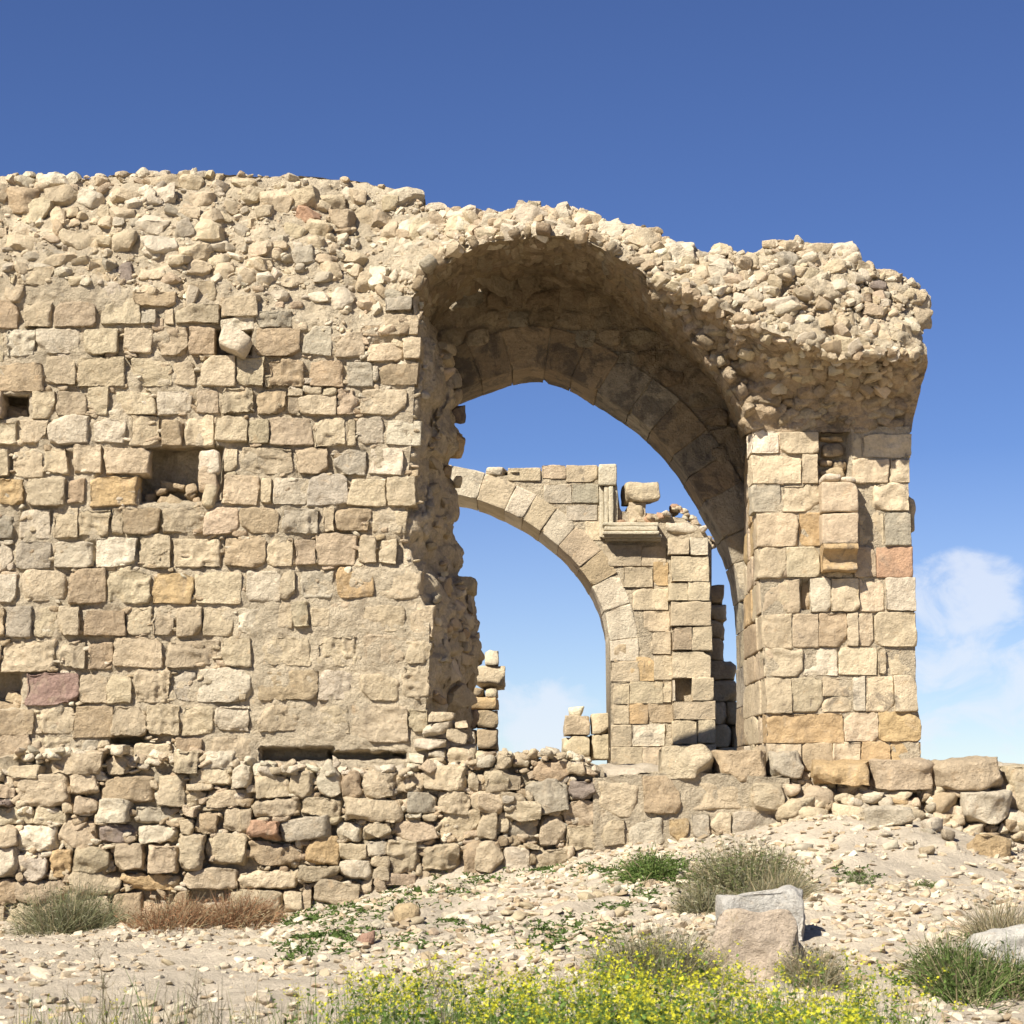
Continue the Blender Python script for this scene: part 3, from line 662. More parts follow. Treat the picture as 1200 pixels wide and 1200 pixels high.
mb = MB()
for r in P1+P2:
    pstone(mb, r, 0., depth=.17, proud=.012+rng.normal(0, .013), shrink=rng.uniform(.988, 1.004), rot=.2, facets=rng.integers(0, 4), fac=.05, p=rng.uniform(80, 150), tilt=rng.uniform(.006, .022), chips=rng.integers(2, 5), chip=(1.3, 1.6), amp=.010, fr=rng.uniform(6, 13), crag=rng.choice([0, .008, .018]), res=.018)
# weathered fill in the vertical slot, and the recess left of the corbel's foot
for r in Z(780, 260, 3.75, [(680,845,800,925,'d'),(675,935,790,965,'o'),(682,968,795,1035,'b'),(680,1040,740,1068,'b'),(735,1045,800,1085,'b'),(685,1075,790,1120,'b'),(800,940,822,1130)])+Z(800, 560, 3.75, [(515,450,565,590,'b'),(540,500,600,590)]):
    pstone(mb, r, .10, depth=.12, proud=.0, rot=3, p=12, tilt=.1, chips=5, crag=.012)
for r in Z(780, 260, 3.75, [(690,1110,770,1140,'w'),(760,1118,840,1142,'w')]):
    pstone(mb, r, -.17, depth=.1, proud=.0, rot=6, p=12, tilt=.15, chips=5)
pstone(mb, (1062, 580, 1073, 623), .3, depth=.2, p=9, chips=5)
# left return (jamb): coursed blocks running back to the arch
crs = [505, 532, 567, 601, 641, 678, 719, 759, 793, 835, 870, 905]
for y0, y1 in zip(crs[:-1], crs[1:]):
    ym = (y0+y1)/2; cx = interp(ym, PL); xw = P(cx, ym, 0)[0]; xr = P(871.5, ym, YA)[0]; z0, z1 = P(cx, y1, 0)[2], P(cx, y0, 0)[2]
    cuts = [.0]+sorted(rng.uniform(.35, 1.75, 2))+[2.12]
    for q, (a, b) in enumerate(zip(cuts[:-1], cuts[1:])):
        fx = xw+(xr-xw)*((a+b)/2/YA)
        rock(mb, (fx+.15+.012*(q == 0), (a+b)/2+.02, (z0+z1)/2), (.15, (b-a)/2*.995, (z1-z0)/2*.99), rotmat(0, 0, -math.atan2(xr-xw, YA)), p=26, tilt=.02, chips=3, chip=(1.2, 1.5), amp=.008, col=pcol(rng.choice(['', 'p', 'o']), .08), res=.03, front=False)
mb.build('pier_stone', M_ASHLAR, ruin)
mb = MB()
py = np.linspace(500, 960, 120); x0 = interp(py, PL)+1.5; x1 = interp(py, PR)-1.5
k = np.linspace(0, 1, 60)
G = P(x0[:, None]*(1-k)+x1[:, None]*k, py[:, None], .018)
sl = (G[..., 0] > P(960, 600, 0)[0]) & (G[..., 0] < P(998, 600, 0)[0]) & (py[:, None] < 566)
G[..., 1] += sl*.16
sl = (G[..., 0] > P(938, 600, 0)[0]) & (G[..., 0] < P(962, 600, 0)[0]) & (py[:, None] > 680) & (py[:, None] < 716)
G[..., 1] += sl*.12
grid(mb, G, .004, 8, 120, MORTAR*.95)
a = G[:, 0]; b = a.copy(); b[:, 0] = P(872, 700, YA)[0]+.06; b[:, 1] = YA; b3 = b.copy(); b3[:, 1] = 3.0
c = G[:, -1]; c2 = c.copy(); c2[:, 1] = 3.0; a2 = a.copy(); a2[:, 0] += .03
grid(mb, np.stack([a2, b, b3, c2, c], 1), 0, col=MORTAR*.95)
mb.build('pier_core', M_MORTAR, ruin)
# corbel on the pier: two stacked blocks over a hollow moulding
mb = MB()
for (x0, y0, x1, y1, k) in Z(800, 560, 3.75, [(612,15,772,150,'p'),(612,152,776,290,'p')]):
    pstone(mb, (x0, y0, x1, y1, k), -.22, depth=.2, proud=.0, rot=.4, p=34, tilt=.01, chips=3, chip=(1.3, 1.6), amp=.008, res=.02)
pts = [(0, -.22), (-.03, -.235), (-.055, -.23), (-.065, -.20), (-.10, -.15), (-.15, -.125), (-.20, -.13), (-.225, -.155), (-.25, -.16), (-.262, -.13), (-.262, .05), (0, .05)]
zt = P(985, 637, -.2)[2]; xa, xb = P(965, 650, -.2)[0], P(1005.5, 650, -.2)[0]
pr = resample(np.array(pts), .012); k = np.linspace(0, 1, 24)
G = np.stack([np.broadcast_to((xa+(xb-xa)*k)[None, :], (len(pr), 24)), np.broadcast_to(pr[:, 1:2], (len(pr), 24)), zt+np.broadcast_to(pr[:, :1], (len(pr), 24))], -1)
grid(mb, G, .008, 12, 130, pcol('o'))
for s in (0, -1):
    e = G[:, s]; m = e.copy(); m[:, 1] = .05
    grid(mb, np.stack([e, m], 1), 0, col=pcol('o'))
mb.build('corbel', M_ASHLAR, ruin)

# ================================================================== REAR ARCH
YR0 = 6.5
rear_o = thing('ruined_arch', (P(770, 890, YR0)[0], YR0+.5, 1.42), 'smaller honey coloured half arch on a stepped pier, seen through the big opening', 'arch')
RIN = smooth_curve([(400, 620), (440, 592), (480, 579), (510, 576), (535, 579), (567, 588), (600, 602), (630, 620), (660, 644), (685, 672), (703, 703), (713, 735), (716, 770), (716, 900)], 1)
rin = resample(P(RIN[:, 0], RIN[:, 1], YR0)[:, [0, 2]], .02)
RT = [(400, 600), (440, 572), (480, 562), (528, 558), (553, 553), (570, 557), (594, 554), (633, 549), (663, 546), (700, 544), (721, 544), (723, 568), (727, 596), (756, 598), (776, 600), (782, 602), (800, 604), (812, 612), (825, 618), (832, 630), (838, 640)]
mb = MB()
xs = np.linspace(402, 834, 210); XX, TT = np.meshgrid(xs, np.linspace(0, 1, 60), indexing='ij')
tp = interp(XX, RT)+3; bt = np.where(XX < 716, interp(XX, RIN)-3, 905)
bt = np.maximum(bt, tp+2)
Yc = tp+(bt-tp)*TT
Yr = np.full(XX.shape, YR0+.012)
G = P(XX, Yc, Yr); grid(mb, G, .004, 6, 140, MORTAR*.98)
Gb = G.copy(); Gb[..., 1] = YR0+1.15; Gb[..., 0] *= 1.0; grid(mb, Gb, 0)
for e in (0, -1): grid(mb, np.stack([G[:, e], (G[:, e]+Gb[:, e])/2, Gb[:, e]], 1), 0)
grid(mb, np.stack([G[-1], Gb[-1]], 1), 0)
mb.build('wall_core', M_MORTAR, rear_o)
mb = MB()
ring(mb, rin[rin[:, 1] > P(716, 800, YR0)[2]], YR0, 1.18, .37, .34, lambda m: pcol(rng.choice(['', '', '', 'p', 'w']), .06))
mb.build('arch_ring', M_ASHLAR, rear_o)
RS = Z(500, 500, 3, [(490,135,600,195),(405,135,490,183,'p'),(285,145,400,190),(412,203,510,270,'g'),(512,200,605,268),(640,285,660,330),(490,275,600,330),(560,335,615,400),(620,415,755,490),(755,420,842,490),(690,495,795,565),(795,475,850,560,'o'),(725,570,850,645),(765,650,855,720),(790,720,858,800),(715,810,800,895,'o'),(800,810,862,890),(830,893,862,970),(715,897,830,973),(655,905,713,975),(655,978,710,1045),(710,975,778,1045,'o'),(780,975,866,1040),(650,1050,720,1125),(722,1045,838,1125),(650,1128,760,1210),(760,1128,880,1210),(660,830,712,900),(660,765,700,828)])
mb = MB()
for r in RS: pstone(mb, r, YR0, depth=.18, proud=.008+rng.normal(0, .006), shrink=1.004, rot=.15, p=140, tilt=.006, chips=2, chip=(1.4, 1.65), amp=.009, fr=8, crag=rng.choice([0, .012]), res=.026)
for r in Z(500, 500, 3, [(210,138,278,172,'w'),(280,148,330,160)]): pstone(mb, r, YR0-.02, depth=.25, rot=2, p=20, tilt=.1, chips=6)
RP = Z(500, 500, 3, [(850,390,925,450),(925,388,990,452),(860,455,995,545),(850,548,920,612),(920,545,998,612),(860,615,1000,700),(865,705,932,785,'p'),(932,703,1003,787),(865,790,1000,885),(935,882,1010,962),(868,965,1015,1030),(865,1035,950,1115),(953,1030,1015,1113),(862,1118,1018,1210),(866,890,876,965)])
for r in RP: pstone(mb, r, YR0-.16, depth=.5, proud=.004, shrink=1.002, rot=.15, p=140, tilt=.006, chips=2, chip=(1.4, 1.65), amp=.008, fr=8, crag=rng.choice([0, .01]), res=.026)
mb.build('wall_stone', M_ASHLAR, rear_o)
# return wall behind the pilaster, in its shade
mb = MB()
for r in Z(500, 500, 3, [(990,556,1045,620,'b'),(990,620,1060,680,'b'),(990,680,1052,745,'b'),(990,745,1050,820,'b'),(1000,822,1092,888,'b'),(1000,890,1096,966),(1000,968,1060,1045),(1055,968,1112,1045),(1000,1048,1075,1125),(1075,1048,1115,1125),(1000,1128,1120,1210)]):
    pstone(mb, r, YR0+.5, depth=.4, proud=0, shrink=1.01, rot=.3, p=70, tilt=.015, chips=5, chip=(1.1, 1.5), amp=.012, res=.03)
mb.build('return_wall', M_ASHLAR, rear_o)
# rubble heart of the broken top
mb = MB()
for i in range(48):
    x = rng.uniform(726, 836); y = interp(x, [(726, 606), (760, 604), (790, 590), (805, 596), (825, 614), (836, 632)])+rng.uniform(4, 15)
    w = rng.uniform(.02, .065)
    chip(mb, P(x, y, YR0+rng.uniform(-.05, .5)), (w*1.2, w, w*.7), rotmat(rng.normal(0, .4), rng.normal(0, .3), rng.uniform(0, 6)), col=pcol(rng.choice(['', 'p', 'r', 'w', 'b'])))
for r in Z(500, 500, 3, [(840,335,975,385,'w'),(700,272,772,332),(785,312,835,335)]): pstone(mb, r, YR0-.02, depth=.25, rot=2, p=13, tilt=.1, chips=6, chip=(1.05, 1.4), crag=.012)
mb.build('rubble_top', M_RUBBLE, rear_o)
# moulded frame: upright with fillets and a sill with a cyma profile
mb = MB()
def box(mb, x0, y0, x1, y1, Yf, dep, col, p=40):
    s = (Yf+20)/FPX; c = P((x0+x1)/2, (y0+y1)/2, Yf)+np.array([0, dep/2, 0])
    rock(mb, c, ((x1-x0)*s/2, dep/2, (y1-y0)*s/2), p=p, tilt=.004, chips=2, chip=(1.45, 1.65), amp=.004, fr=10, col=col, res=.025)
cA = pcol('')
box(mb, 701.5, 543, 723, 569, YR0-.13, .3, cA, 14)
for (a, b, yy) in ((702.5, 708, -.06), (708.3, 713, -.10), (713.3, 719, -.13), (719.3, 724, -.07)):
    box(mb, a, 569, b, 630, YR0+yy, .25, cA)
box(mb, 706, 612, 772, 616.5, YR0-.16, .3, cA)
box(mb, 708, 616.8, 771, 622, YR0-.19, .3, cA)
box(mb, 706.5, 622.3, 773, 626, YR0-.24, .35, cA)
box(mb, 706.5, 626.3, 776, 630, YR0-.17, .3, cA)
box(mb, 709, 630.3, 775, 633.5, YR0-.10, .25, cA)
mb.build('moulding', M_ASHLAR, rear_o)
# loose block on top of the rear pier
mb = MB(); q = P(752, 575, YR0-.1)
rock(mb, q+np.array([0, .2, 0]), (.235, .2, .14), rotmat(0, rad(-2), rad(4)), p=16, tilt=.05, chips=6, chip=(1.1, 1.45), amp=.012, crag=.012, col=pcol(''))
box(mb, 737, 588.5, 757, 612, YR0-.02, .3, pcol(''))
tag(mb.build('stone_block', M_RUBBLE, origin=(q[0], q[1]+.2, q[2]-.14)), 'roughly squared pale block perched above the moulded sill of the far arch', 'stone block')

# stub of a low wall left of the rear arch
stub = thing('low_wall', (P(688, 890, 7.2)[0], 7.4, 1.42), 'low two-course stub of squared blocks left of the far arch pier', 'wall')
mb = MB()
for r in Z(500, 500, 3, [(485,1015,575,1085),(580,1005,648,1080),(478,1090,572,1170),(578,1083,650,1170)]): pstone(mb, r, 7.2, depth=.3, rot=.6, p=50, tilt=.03, chips=4, chip=(1.15, 1.5), amp=.01, res=.028)
pstone(mb, (666, 828, 684, 840, 'w'), 7.3, depth=.12, rot=3, p=7, tilt=.1, chips=4)
mb.build('wall_block', M_ASHLAR, stub)
# stub of a pier behind the broken wall end
st2 = thing('pier_stub', (P(575, 890, 6.3)[0], 6.6, 1.42), 'slim broken stack of squared blocks just right of the broken wall end', 'pier')
mb = MB()
for r in Z(280, 740, 3.75, [(1080,80,1140,148,'w'),(1035,150,1170,246),(1085,250,1136,289),(1000,250,1080,289,'b'),(990,291,1138,343,'o'),(990,345,1042,425,'b'),(1045,345,1138,424,'b'),(985,428,1042,520),(1045,428,1138,520,'b'),(980,522,1140,640)]):
    pstone(mb, r, 6.3, depth=.25, rot=1.0, p=34, tilt=.05, chips=5, chip=(1.1, 1.45), amp=.01, res=.024)
mb.build('pier_block', M_ASHLAR, st2)

# ================================================================== DRY-STONE BASE WALL
dry = thing('dry_stone_wall', (-2, -.2, 0), 'uncoursed dry-stone base wall of rough tan stones below the coursed wall', 'wall')
YD = -.32
E2 = Z(0, 740, 3.75, [(215,525,455,635),(460,540,590,635),(755,525,870,625),(880,525,1025,610),(-60,600,12,665),(15,590,182,665),(65,630,290,770),(295,640,428,720),(438,640,672,752,'b'),(685,630,812,765),(820,608,1015,685),(1020,580,1105,685),
 (-60,670,60,735,'p'),(-60,738,42,768,'d'),(-60,770,135,852),(138,762,285,848),(262,750,312,795),(315,725,425,815,'p'),(425,740,568,838,'w'),(575,765,800,848),(800,770,875,815),(802,700,895,770),(898,688,1098,770),(820,665,940,700),(880,760,980,790),
 (-60,855,65,948),(50,850,240,965),(250,825,415,958,'p'),(422,842,595,930,'d'),(600,855,775,935,'w'),(785,825,850,905,'p'),(848,792,958,890,'b'),(968,775,1095,890),(405,808,458,850),(550,895,600,930,'p'),
 (-60,955,75,1085),(75,962,205,1095,'g'),(205,950,310,1080,'o'),(315,948,470,1070),(498,935,632,1058,'p'),(640,938,780,1065,'p'),(782,895,890,1050),(898,895,1090,1028),(50,1060,82,1100),(470,1000,498,1060),(448,930,505,958),
 (-60,1090,60,1200,'b'),(60,1095,288,1200),(292,1065,518,1170),(540,1070,795,1140,'o'),(805,1045,1040,1132),(-60,1205,18,1290),(24,1210,160,1300),(165,1205,330,1300,'b'),(335,1180,480,1290),(490,1150,620,1290,'b'),(760,1150,830,1260),(625,1200,755,1300,'b'),(835,1200,1010,1300),(1015,1140,1060,1290)])
F2 = Z(280, 740, 3.75, [(60,630,222,735),(218,615,330,735),(445,615,540,740),(540,610,690,735),(685,610,815,715),(820,590,1003,702),(1000,620,1045,705),(1035,625,1095,680),(1080,605,1200,715),
 (50,735,262,812),(268,730,452,812),(462,735,725,835),(730,708,868,800,'g'),(870,702,1005,803),(1015,705,1160,800),(1160,715,1210,750),(1165,755,1215,795),(0,780,45,885),(35,835,180,910,'r'),(185,815,405,918),(390,808,460,845),(422,838,535,915,'w'),(540,845,665,920),(728,802,805,828),(810,802,880,830),(678,832,882,930),(885,785,1065,930),(1065,795,1140,912),(1142,795,1190,890),
 (0,895,38,1020),(45,922,278,1033,'b'),(285,898,432,1028,'o'),(435,930,548,1005),(548,922,658,988),(660,920,785,1065),(798,935,975,1050),(985,915,1155,1068,'b'),(1145,890,1195,935),(75,812,135,835),(145,808,225,838),(520,832,570,855),(640,822,690,842),(435,912,485,935),(0,1050,258,1135),(262,1030,435,1105),(440,1010,582,1088,'w'),(575,985,662,1035),(588,1030,658,1088),(635,1065,785,1118),(80,1028,130,1052),(190,1140,275,1240),(276,1115,320,1240,'p'),(325,1095,535,1200),(785,1015,812,1075),(535,1085,590,1160),(590,1080,640,1150,'p'),(785,1060,990,1160),(0,1140,185,1240),(530,1150,780,1240)])
G2 = Z(560, 820, 3.75, [(-10,235,90,300,'g'),(92,240,160,300),(160,235,240,300),(45,305,205,415),(-10,320,45,400),(235,265,400,360,'b'),(208,345,400,498),(395,352,515,445,'d'),(370,445,540,565),(392,550,585,660),(428,655,558,730,'w'),(0,405,108,500),(95,405,205,455),(112,445,265,530),(5,495,90,612),(92,495,138,590),(132,528,268,650),(275,510,385,638),(110,640,225,748),(258,645,415,728),(-25,615,108,760),(205,400,240,445),(195,630,262,660),(320,478,368,512),(228,680,256,725),(395,270,480,330),(100,585,140,640),(390,640,425,690),(415,690,440,730)])
mb = MB()
for r in E2+F2+G2:
    cx, cy = (r[0]+r[2])/2, (r[1]+r[3])/2
    w = (r[2]-r[0])*(r[3]-r[1])
    pstone(mb, r, YD, depth=.17, proud=rng.normal(0, .028), shrink=rng.uniform(.985, 1.05), rot=3.2, p=rng.uniform(30, 75), tilt=rng.uniform(.05, .13), chips=rng.integers(4, 9), chip=(1.05, 1.45), amp=.012, fr=rng.uniform(8, 18), crag=rng.choice([0, .01, .02, .026]), facets=rng.integers(1, 6), fac=.16, res=.016)
mbs = mb
DT = [(-160, 882), (0, 884), (70, 880), (130, 878), (160, 890), (210, 884), (300, 897), (400, 905), (450, 905), (540, 898), (570, 885), (620, 885), (660, 885), (705, 900)]
mb = MB()
xs = np.linspace(-160, 708, 330); XX, TT = np.meshgrid(xs, np.linspace(0, 1, 120), indexing='ij')
tp = interp(XX, DT)+4; Yc = tp+(1110-tp)*TT
G = grid(mb, P(XX, Yc, YD+.15), .03, 7, 150, MORTAR*.78)
tb = G[:, 0].copy(); tb[:, 1] = .3; tb[:, 2] += .05
k = np.linspace(0, 1, 18)[None, :, None]; grid(mb, G[:, 0][:, None]*(1-k)+tb[:, None]*k, .02, 7, 151)
eb = G[-1].copy(); eb[:, 1] += .6; grid(mb, np.stack([G[-1], eb], 1), 0)
mb.build('earth_core', M_MORTAR, dry)
mb = mbs
for i in range(750):
    x = rng.uniform(-30, 705); y = rng.uniform(interp(x, DT)+6, interp(x, [(-30, 1075), (330, 1075), (430, 1050), (640, 1015), (705, 1000)]))
    sz = rng.uniform(2., 6.); w = sz*rng.uniform(.8, 1.8)/121; h_ = sz*rng.uniform(.5, 1)/121
    chip(mb, P(x, y, YD+.11), (w, .05, h_), rotmat(0, rad(rng.normal(0, 20)), 0), col=pcol(rng.choice(['', 'w', 'p', 'b'])))
for i in range(260):       # spalls along the ledge
    x = rng.uniform(20, 700); y = interp(x, DT)+rng.uniform(-4, 7)
    w = rng.uniform(.02, .06)
    chip(mb, P(x, y, rng.uniform(YD+.02, -.02)), (w*1.3, w, w*.7), rotmat(rng.normal(0, .3), rng.normal(0, .4), rng.uniform(0, 6)), col=pcol(rng.choice(['', 'w', 'w', 'p'])))
mb.build('wall_stone', M_STONE, dry)

# mortared plinth of big blocks right of it
pl = thing('stone_plinth', (P(810, 970, -.3)[0], -.2, .55), 'mortared plinth of large squared blocks between the dry-stone wall and the green bushes', 'plinth')
mb = MB()
for r in Z(560, 820, 3.75, [(515,350,722,520),(722,330,892,500,'b'),(895,360,1190,492),(1192,385,1345,500,'p'),(660,520,840,640,'g'),(842,520,932,630,'o'),(935,500,1022,620,'g'),(1024,490,1110,610),(1112,495,1320,620),(545,525,655,640)]):
    pstone(mb, r, -.36, depth=.3, proud=rng.normal(0, .01), rot=.8, p=34, tilt=.035, chips=5, chip=(1.12, 1.5), amp=.014, fr=8, crag=.018, facets=3, fac=.1, shrink=1.0, res=.017)
mb.build('plinth_block', M_STONE, pl)
mb = MB()
XX, TT = np.meshgrid(np.linspace(695, 925, 100), np.linspace(0, 1, 50), indexing='ij')
tp = interp(XX, [(695, 912), (770, 906), (800, 905), (925, 912)]); Yc = tp+(1010-tp)*TT
G = grid(mb, P(XX, Yc, -.30), .010, 8, 160, MORTAR*.9)
tb = G[:, 0].copy(); tb[:, 1] = .25; k = np.linspace(0, 1, 14)[None, :, None]; grid(mb, G[:, 0][:, None]*(1-k)+tb[:, None]*k, .02, 7, 161)
for e in (0, -1):
    q = G[e].copy(); q[:, 1] = .25; grid(mb, np.stack([G[e], q], 1), 0)
mb.build('mortar_core', M_MORTAR, pl)

# big loose foundation blocks lying along the terrace edge
SB = 'cut blocks along the terrace edge'
for r, Yb, dep, lab in (
    ((776, 873, 840, 914, ''), -.36, .3, 'big tan squared block above the plinth, leftmost of the terrace edge row'),
    ((841, 879, 900, 919, ''), -.34, .3, 'squared tan block beside the small white block on the plinth'),
    ((904, 880, 941, 912, 'w'), -.30, .2, 'small whitish block resting below the left corner of the tall pier'),
    ((957, 891, 1023, 921, 'o'), -.40, .25, 'long low ochre block under the foot of the tall pier'),
    ((1024, 890, 1100, 927, 'p'), -.42, .28, 'long low block with a fractured face below the right corner of the pier'),
    ((1095, 888, 1179, 927, 'p'), -.44, .28, 'longest pinkish cut block, right of the pier'),
    ((1179, 897, 1216, 918, ''), -.2, .25, 'small block behind the end of the long pinkish block at right edge'),
    ((1133, 927, 1190, 964, 'w'), -.55, .25, 'bulky whitish block below the long pinkish block'),
    ((1190, 917, 1225, 962, ''), -.35, .25, 'grey tan block at the right edge beside the bulky whitish block'),
    ((880, 918, 921, 952, ''), -.45, .25, 'tan block at the right end of the plinth under the white block')):
    mb = MB(); pstone(mb, r, Yb, depth=dep, proud=0, rot=1.4, p=32, tilt=.05, chips=8, chip=(1.06, 1.45), amp=.016, fr=7, crag=.024, facets=4, fac=.16, shrink=1.02, res=.017)
    q = P((r[0]+r[2])/2, r[3], Yb+dep)
    tag(mb.build('cut_block', M_STONE, origin=q), lab, 'stone block', SB)

# rubble bank behind and under these blocks (the terrace edge)
bank = thing('rubble_bank', (P(1060, 950, -.2)[0], -.2, .9), 'bank of rubble and packed earth under the terrace edge blocks at right', 'rubble bank')
mb = MB()
XX, TT = np.meshgrid(np.linspace(915, 1420, 200), np.linspace(0, 1, 50), indexing='ij')
tp = interp(XX, [(915, 905), (1000, 904), (1420, 900)]); bt = interp(XX, [(915, 985), (1000, 985), (1100, 1000), (1200, 1025), (1420, 1045)])
G = grid(mb, P(XX, tp+(bt-tp)*TT, -.02-.5*TT), .05, 5, 170, MORTAR*.95)
tb = G[:, 0].copy(); tb[:, 1] = .6; grid(mb, np.stack([G[:, 0], (G[:, 0]+tb)/2, tb], 1), 0)
mb.build('earth_core', M_MORTAR, bank)
mb = MB()
for i in range(240):
    x = rng.uniform(915, 1230); t = rng.uniform(.1, 1); y = interp(x, [(915, 905), (1420, 900)])*(1-t)+interp(x, [(915, 975), (1000, 970), (1100, 985), (1200, 1010), (1420, 1040)])*t
    w = rng.choice([.03, .05, .09], p=[.45, .35, .2])*rng.uniform(.8, 1.3)
    chip(mb, P(x, y, -.05-.5*t), (w*1.3, w, w*.8), rotmat(rng.normal(0, .3), rng.normal(0, .3), rng.uniform(0, 6)), col=pcol(rng.choice(['', '', 'p', 'w', 'b'])))
for r in Z(880, 840, 3.75, [(410,385,490,450,'w'),(490,320,590,385),(380,340,450,390),(600,345,700,400,'o'),(700,350,760,405),(470,385,590,455),(830,390,970,465),(150,290,230,350,'p'),(230,300,375,405),(190,345,265,410),(945,310,1040,360),(860,310,945,350)]):
    pstone(mb, r, -.38, depth=.15, rot=6, p=12, tilt=.2, chips=6, chip=(1, 1.4), crag=.014)
mb.build('rubble', M_RUBBLE, bank)

# individually standing stones on the ledge and the little cairn at the broken end
def loose(name, r, Y, label, cat='stone', group=None, depth=.1, mat=None, **kw):
    mb = MB(); a = dict(rot=4, p=12, tilt=.18, chips=6, chip=(1., 1.4), amp=.012, crag=.012, res=.018); a.update(kw)
    pstone(mb, r, Y, depth=depth, **a)
    q = P((r[0]+r[2])/2, r[3], Y+depth)
    return tag(mb.build(name, mat or M_RUBBLE, origin=q), label, cat, group)
L = Z(280, 740, 3.75, [(340,570,445,725,'w'),(405,545,450,600,'w'),(60,580,165,640,'w')])
loose('loose_stone', L[0], -.3, 'upright pointed pale stone leaning in the ledge of the base wall', rot=8, tilt=.3)
loose('loose_stone', L[1], -.28, 'white sliver standing on the pointed pale stone of the ledge', depth=.04, rot=10, tilt=.35)
loose('loose_stone', L[2], -.26, 'flat pale stone at the left end of the dark gap under the plaster', rot=5)
c_ = Z(0, 740, 3.75, [(480,497,550,545,'w')])[0]
loose('loose_stone', c_, -.42, 'small white cube-like stone sticking out of the base wall, casting a shadow', p=20, tilt=.06, depth=.12)
CA = Z(280, 740, 3.75, [(835,350,950,400),(810,400,940,455,'w'),(945,390,1005,430),(910,430,1010,490),(770,465,915,520,'w'),(825,515,910,555,'g'),(740,535,820,585,'w'),(915,500,1045,580),(1045,535,1145,580,'g'),(1145,530,1170,610,'g'),(825,555,910,590)])
for r in CA: loose('cairn_stone', r, -.1, 'stone of the small heap piled at the foot of the broken wall end', group='heap at the broken wall end', depth=.12, p=26, tilt=.14)

# ------------------------------------------------------------------ boulders and loose stones on the slope
def boulder(px, py, hx, hy, hz, label, col, rz=0., sink=.25, **kw):
    q = on_ground(px, py); mb = MB(); a = dict(p=30, tilt=.12, chips=9, chip=(1.0, 1.4), amp=.03, fr=4.5, crag=.03, res=.018, front=False); a.update(kw)
    rock(mb, q+np.array([0, hy*.6, hz*(1-sink)]), (hx, hy, hz), rotmat(rng.normal(0, .06), rng.normal(0, .06), rz), col=col, **a)
    return tag(mb.build('boulder', M_STONE, origin=q), label, 'boulder')
boulder(896, 1100, .29, .22, .18, 'grey flat topped boulder in the middle of the slope', (.50, .465, .40), .04, tilt=.05, chip=(1.28, 1.55), p=45, amp=.02)
boulder(886, 1146, .30, .24, .215, 'tan rounded boulder in front of the grey flat topped one', (.47, .375, .275), -.12, p=20, chip=(1.1, 1.5), tilt=.08, amp=.04)
boulder(1186, 1152, .20, .16, .17, 'white boulder among green grass at the right edge', (.55, .51, .43), .3)
boulder(1163, 1003, .17, .14, .10, 'squat ochre boulder at the right below the rubble bank', (.46, .33, .18), .1)
boulder(1095, 975, .09, .09, .07, 'small pale stone at the foot of the rubble bank', (.5, .42, .31), .5)
boulder(1112, 986, .06, .06, .055, 'small dark sided cube of stone at the foot of the rubble bank', (.36, .29, .2), .4)
boulder(1040, 968, .22, .15, .09, 'half buried dusty boulder below the fractured block', (.46, .39, .28), 0)
boulder(1087, 1003, .08, .07, .05, 'smooth tan pebble alone on the bare dirt at right', (.45, .35, .22), 0, p=6)
boulder(475, 1082, .075, .06, .07, 'small tan squared stone on the gravel mound', (.47, .35, .2), .4)
boulder(427, 1108, .06, .06, .045, 'reddish brown stone below the squared one', (.36, .22, .15), .2)
protos = []
for i in range(16):
    mb = MB(); flat = rng.uniform(.28, .7)
    rock(mb, (0, 0, 0), (1, rng.uniform(.6, .95), flat), p=14, tilt=.25, chips=8, chip=(.85, 1.35), amp=.06, fr=1.6, crag=.05, res=.2, front=False, col=pcol(['', 'w', 'w', 'p', '', 'w', 'g', ''][i % 8], .14)*.9)
    o = mb.build('loose_stone', M_CHIP); protos.append(o)
used = set(); bigs = []
def put_stone(q, s, label, group):
    i = rng.integers(len(protos)); b = protos[i]
    if i in used: o = b.copy(); COL.objects.link(o)
    else: o = b; used.add(i)
    o.location = q; o.scale = (s*rng.uniform(.8, 1.4), s*rng.uniform(.8, 1.2), s*rng.uniform(.7, 1.1)); o.rotation_euler = (rng.normal(0, .25), rng.normal(0, .25), rng.uniform(0, 6.28))
    tag(o, label, 'stone', group)
n = 0
while n < 250:
    x = rng.uniform(-5.5, 5.8); y = -rng.uniform(.75, 9)
    dens = np.clip(np.interp(x, [-5, -2.2, -1, 0, 1, 2, 3, 4.5], [.12, .15, .7, 1, 1, .8, .7, .45]), 0, 1)
    if y < -6.5: dens *= .4
    if rng.random() > dens: continue
    s = .028*rng.uniform(.8, 1)*np.exp(rng.uniform(0, 1.1)); z = float(ground(x, y))
    if x < -1.6: lab, g = 'flat pale stone lying on the bare path at left', 'stones on the path'
    elif x < 2.0: lab, g = 'angular pale stone in the rubble of the mound below the walls', 'stones on the mound'
    else: lab, g = 'pale stone on the dusty slope below the tall pier', 'stones on the right slope'
    put_stone((x, y, z+s*.2), s, lab, g); n += 1
for i in range(len(protos)):
    if i not in used: put_stone((0, -2, float(ground(0, -2))), .04, 'angular pale stone in the rubble of the mound below the walls', 'stones on the mound')
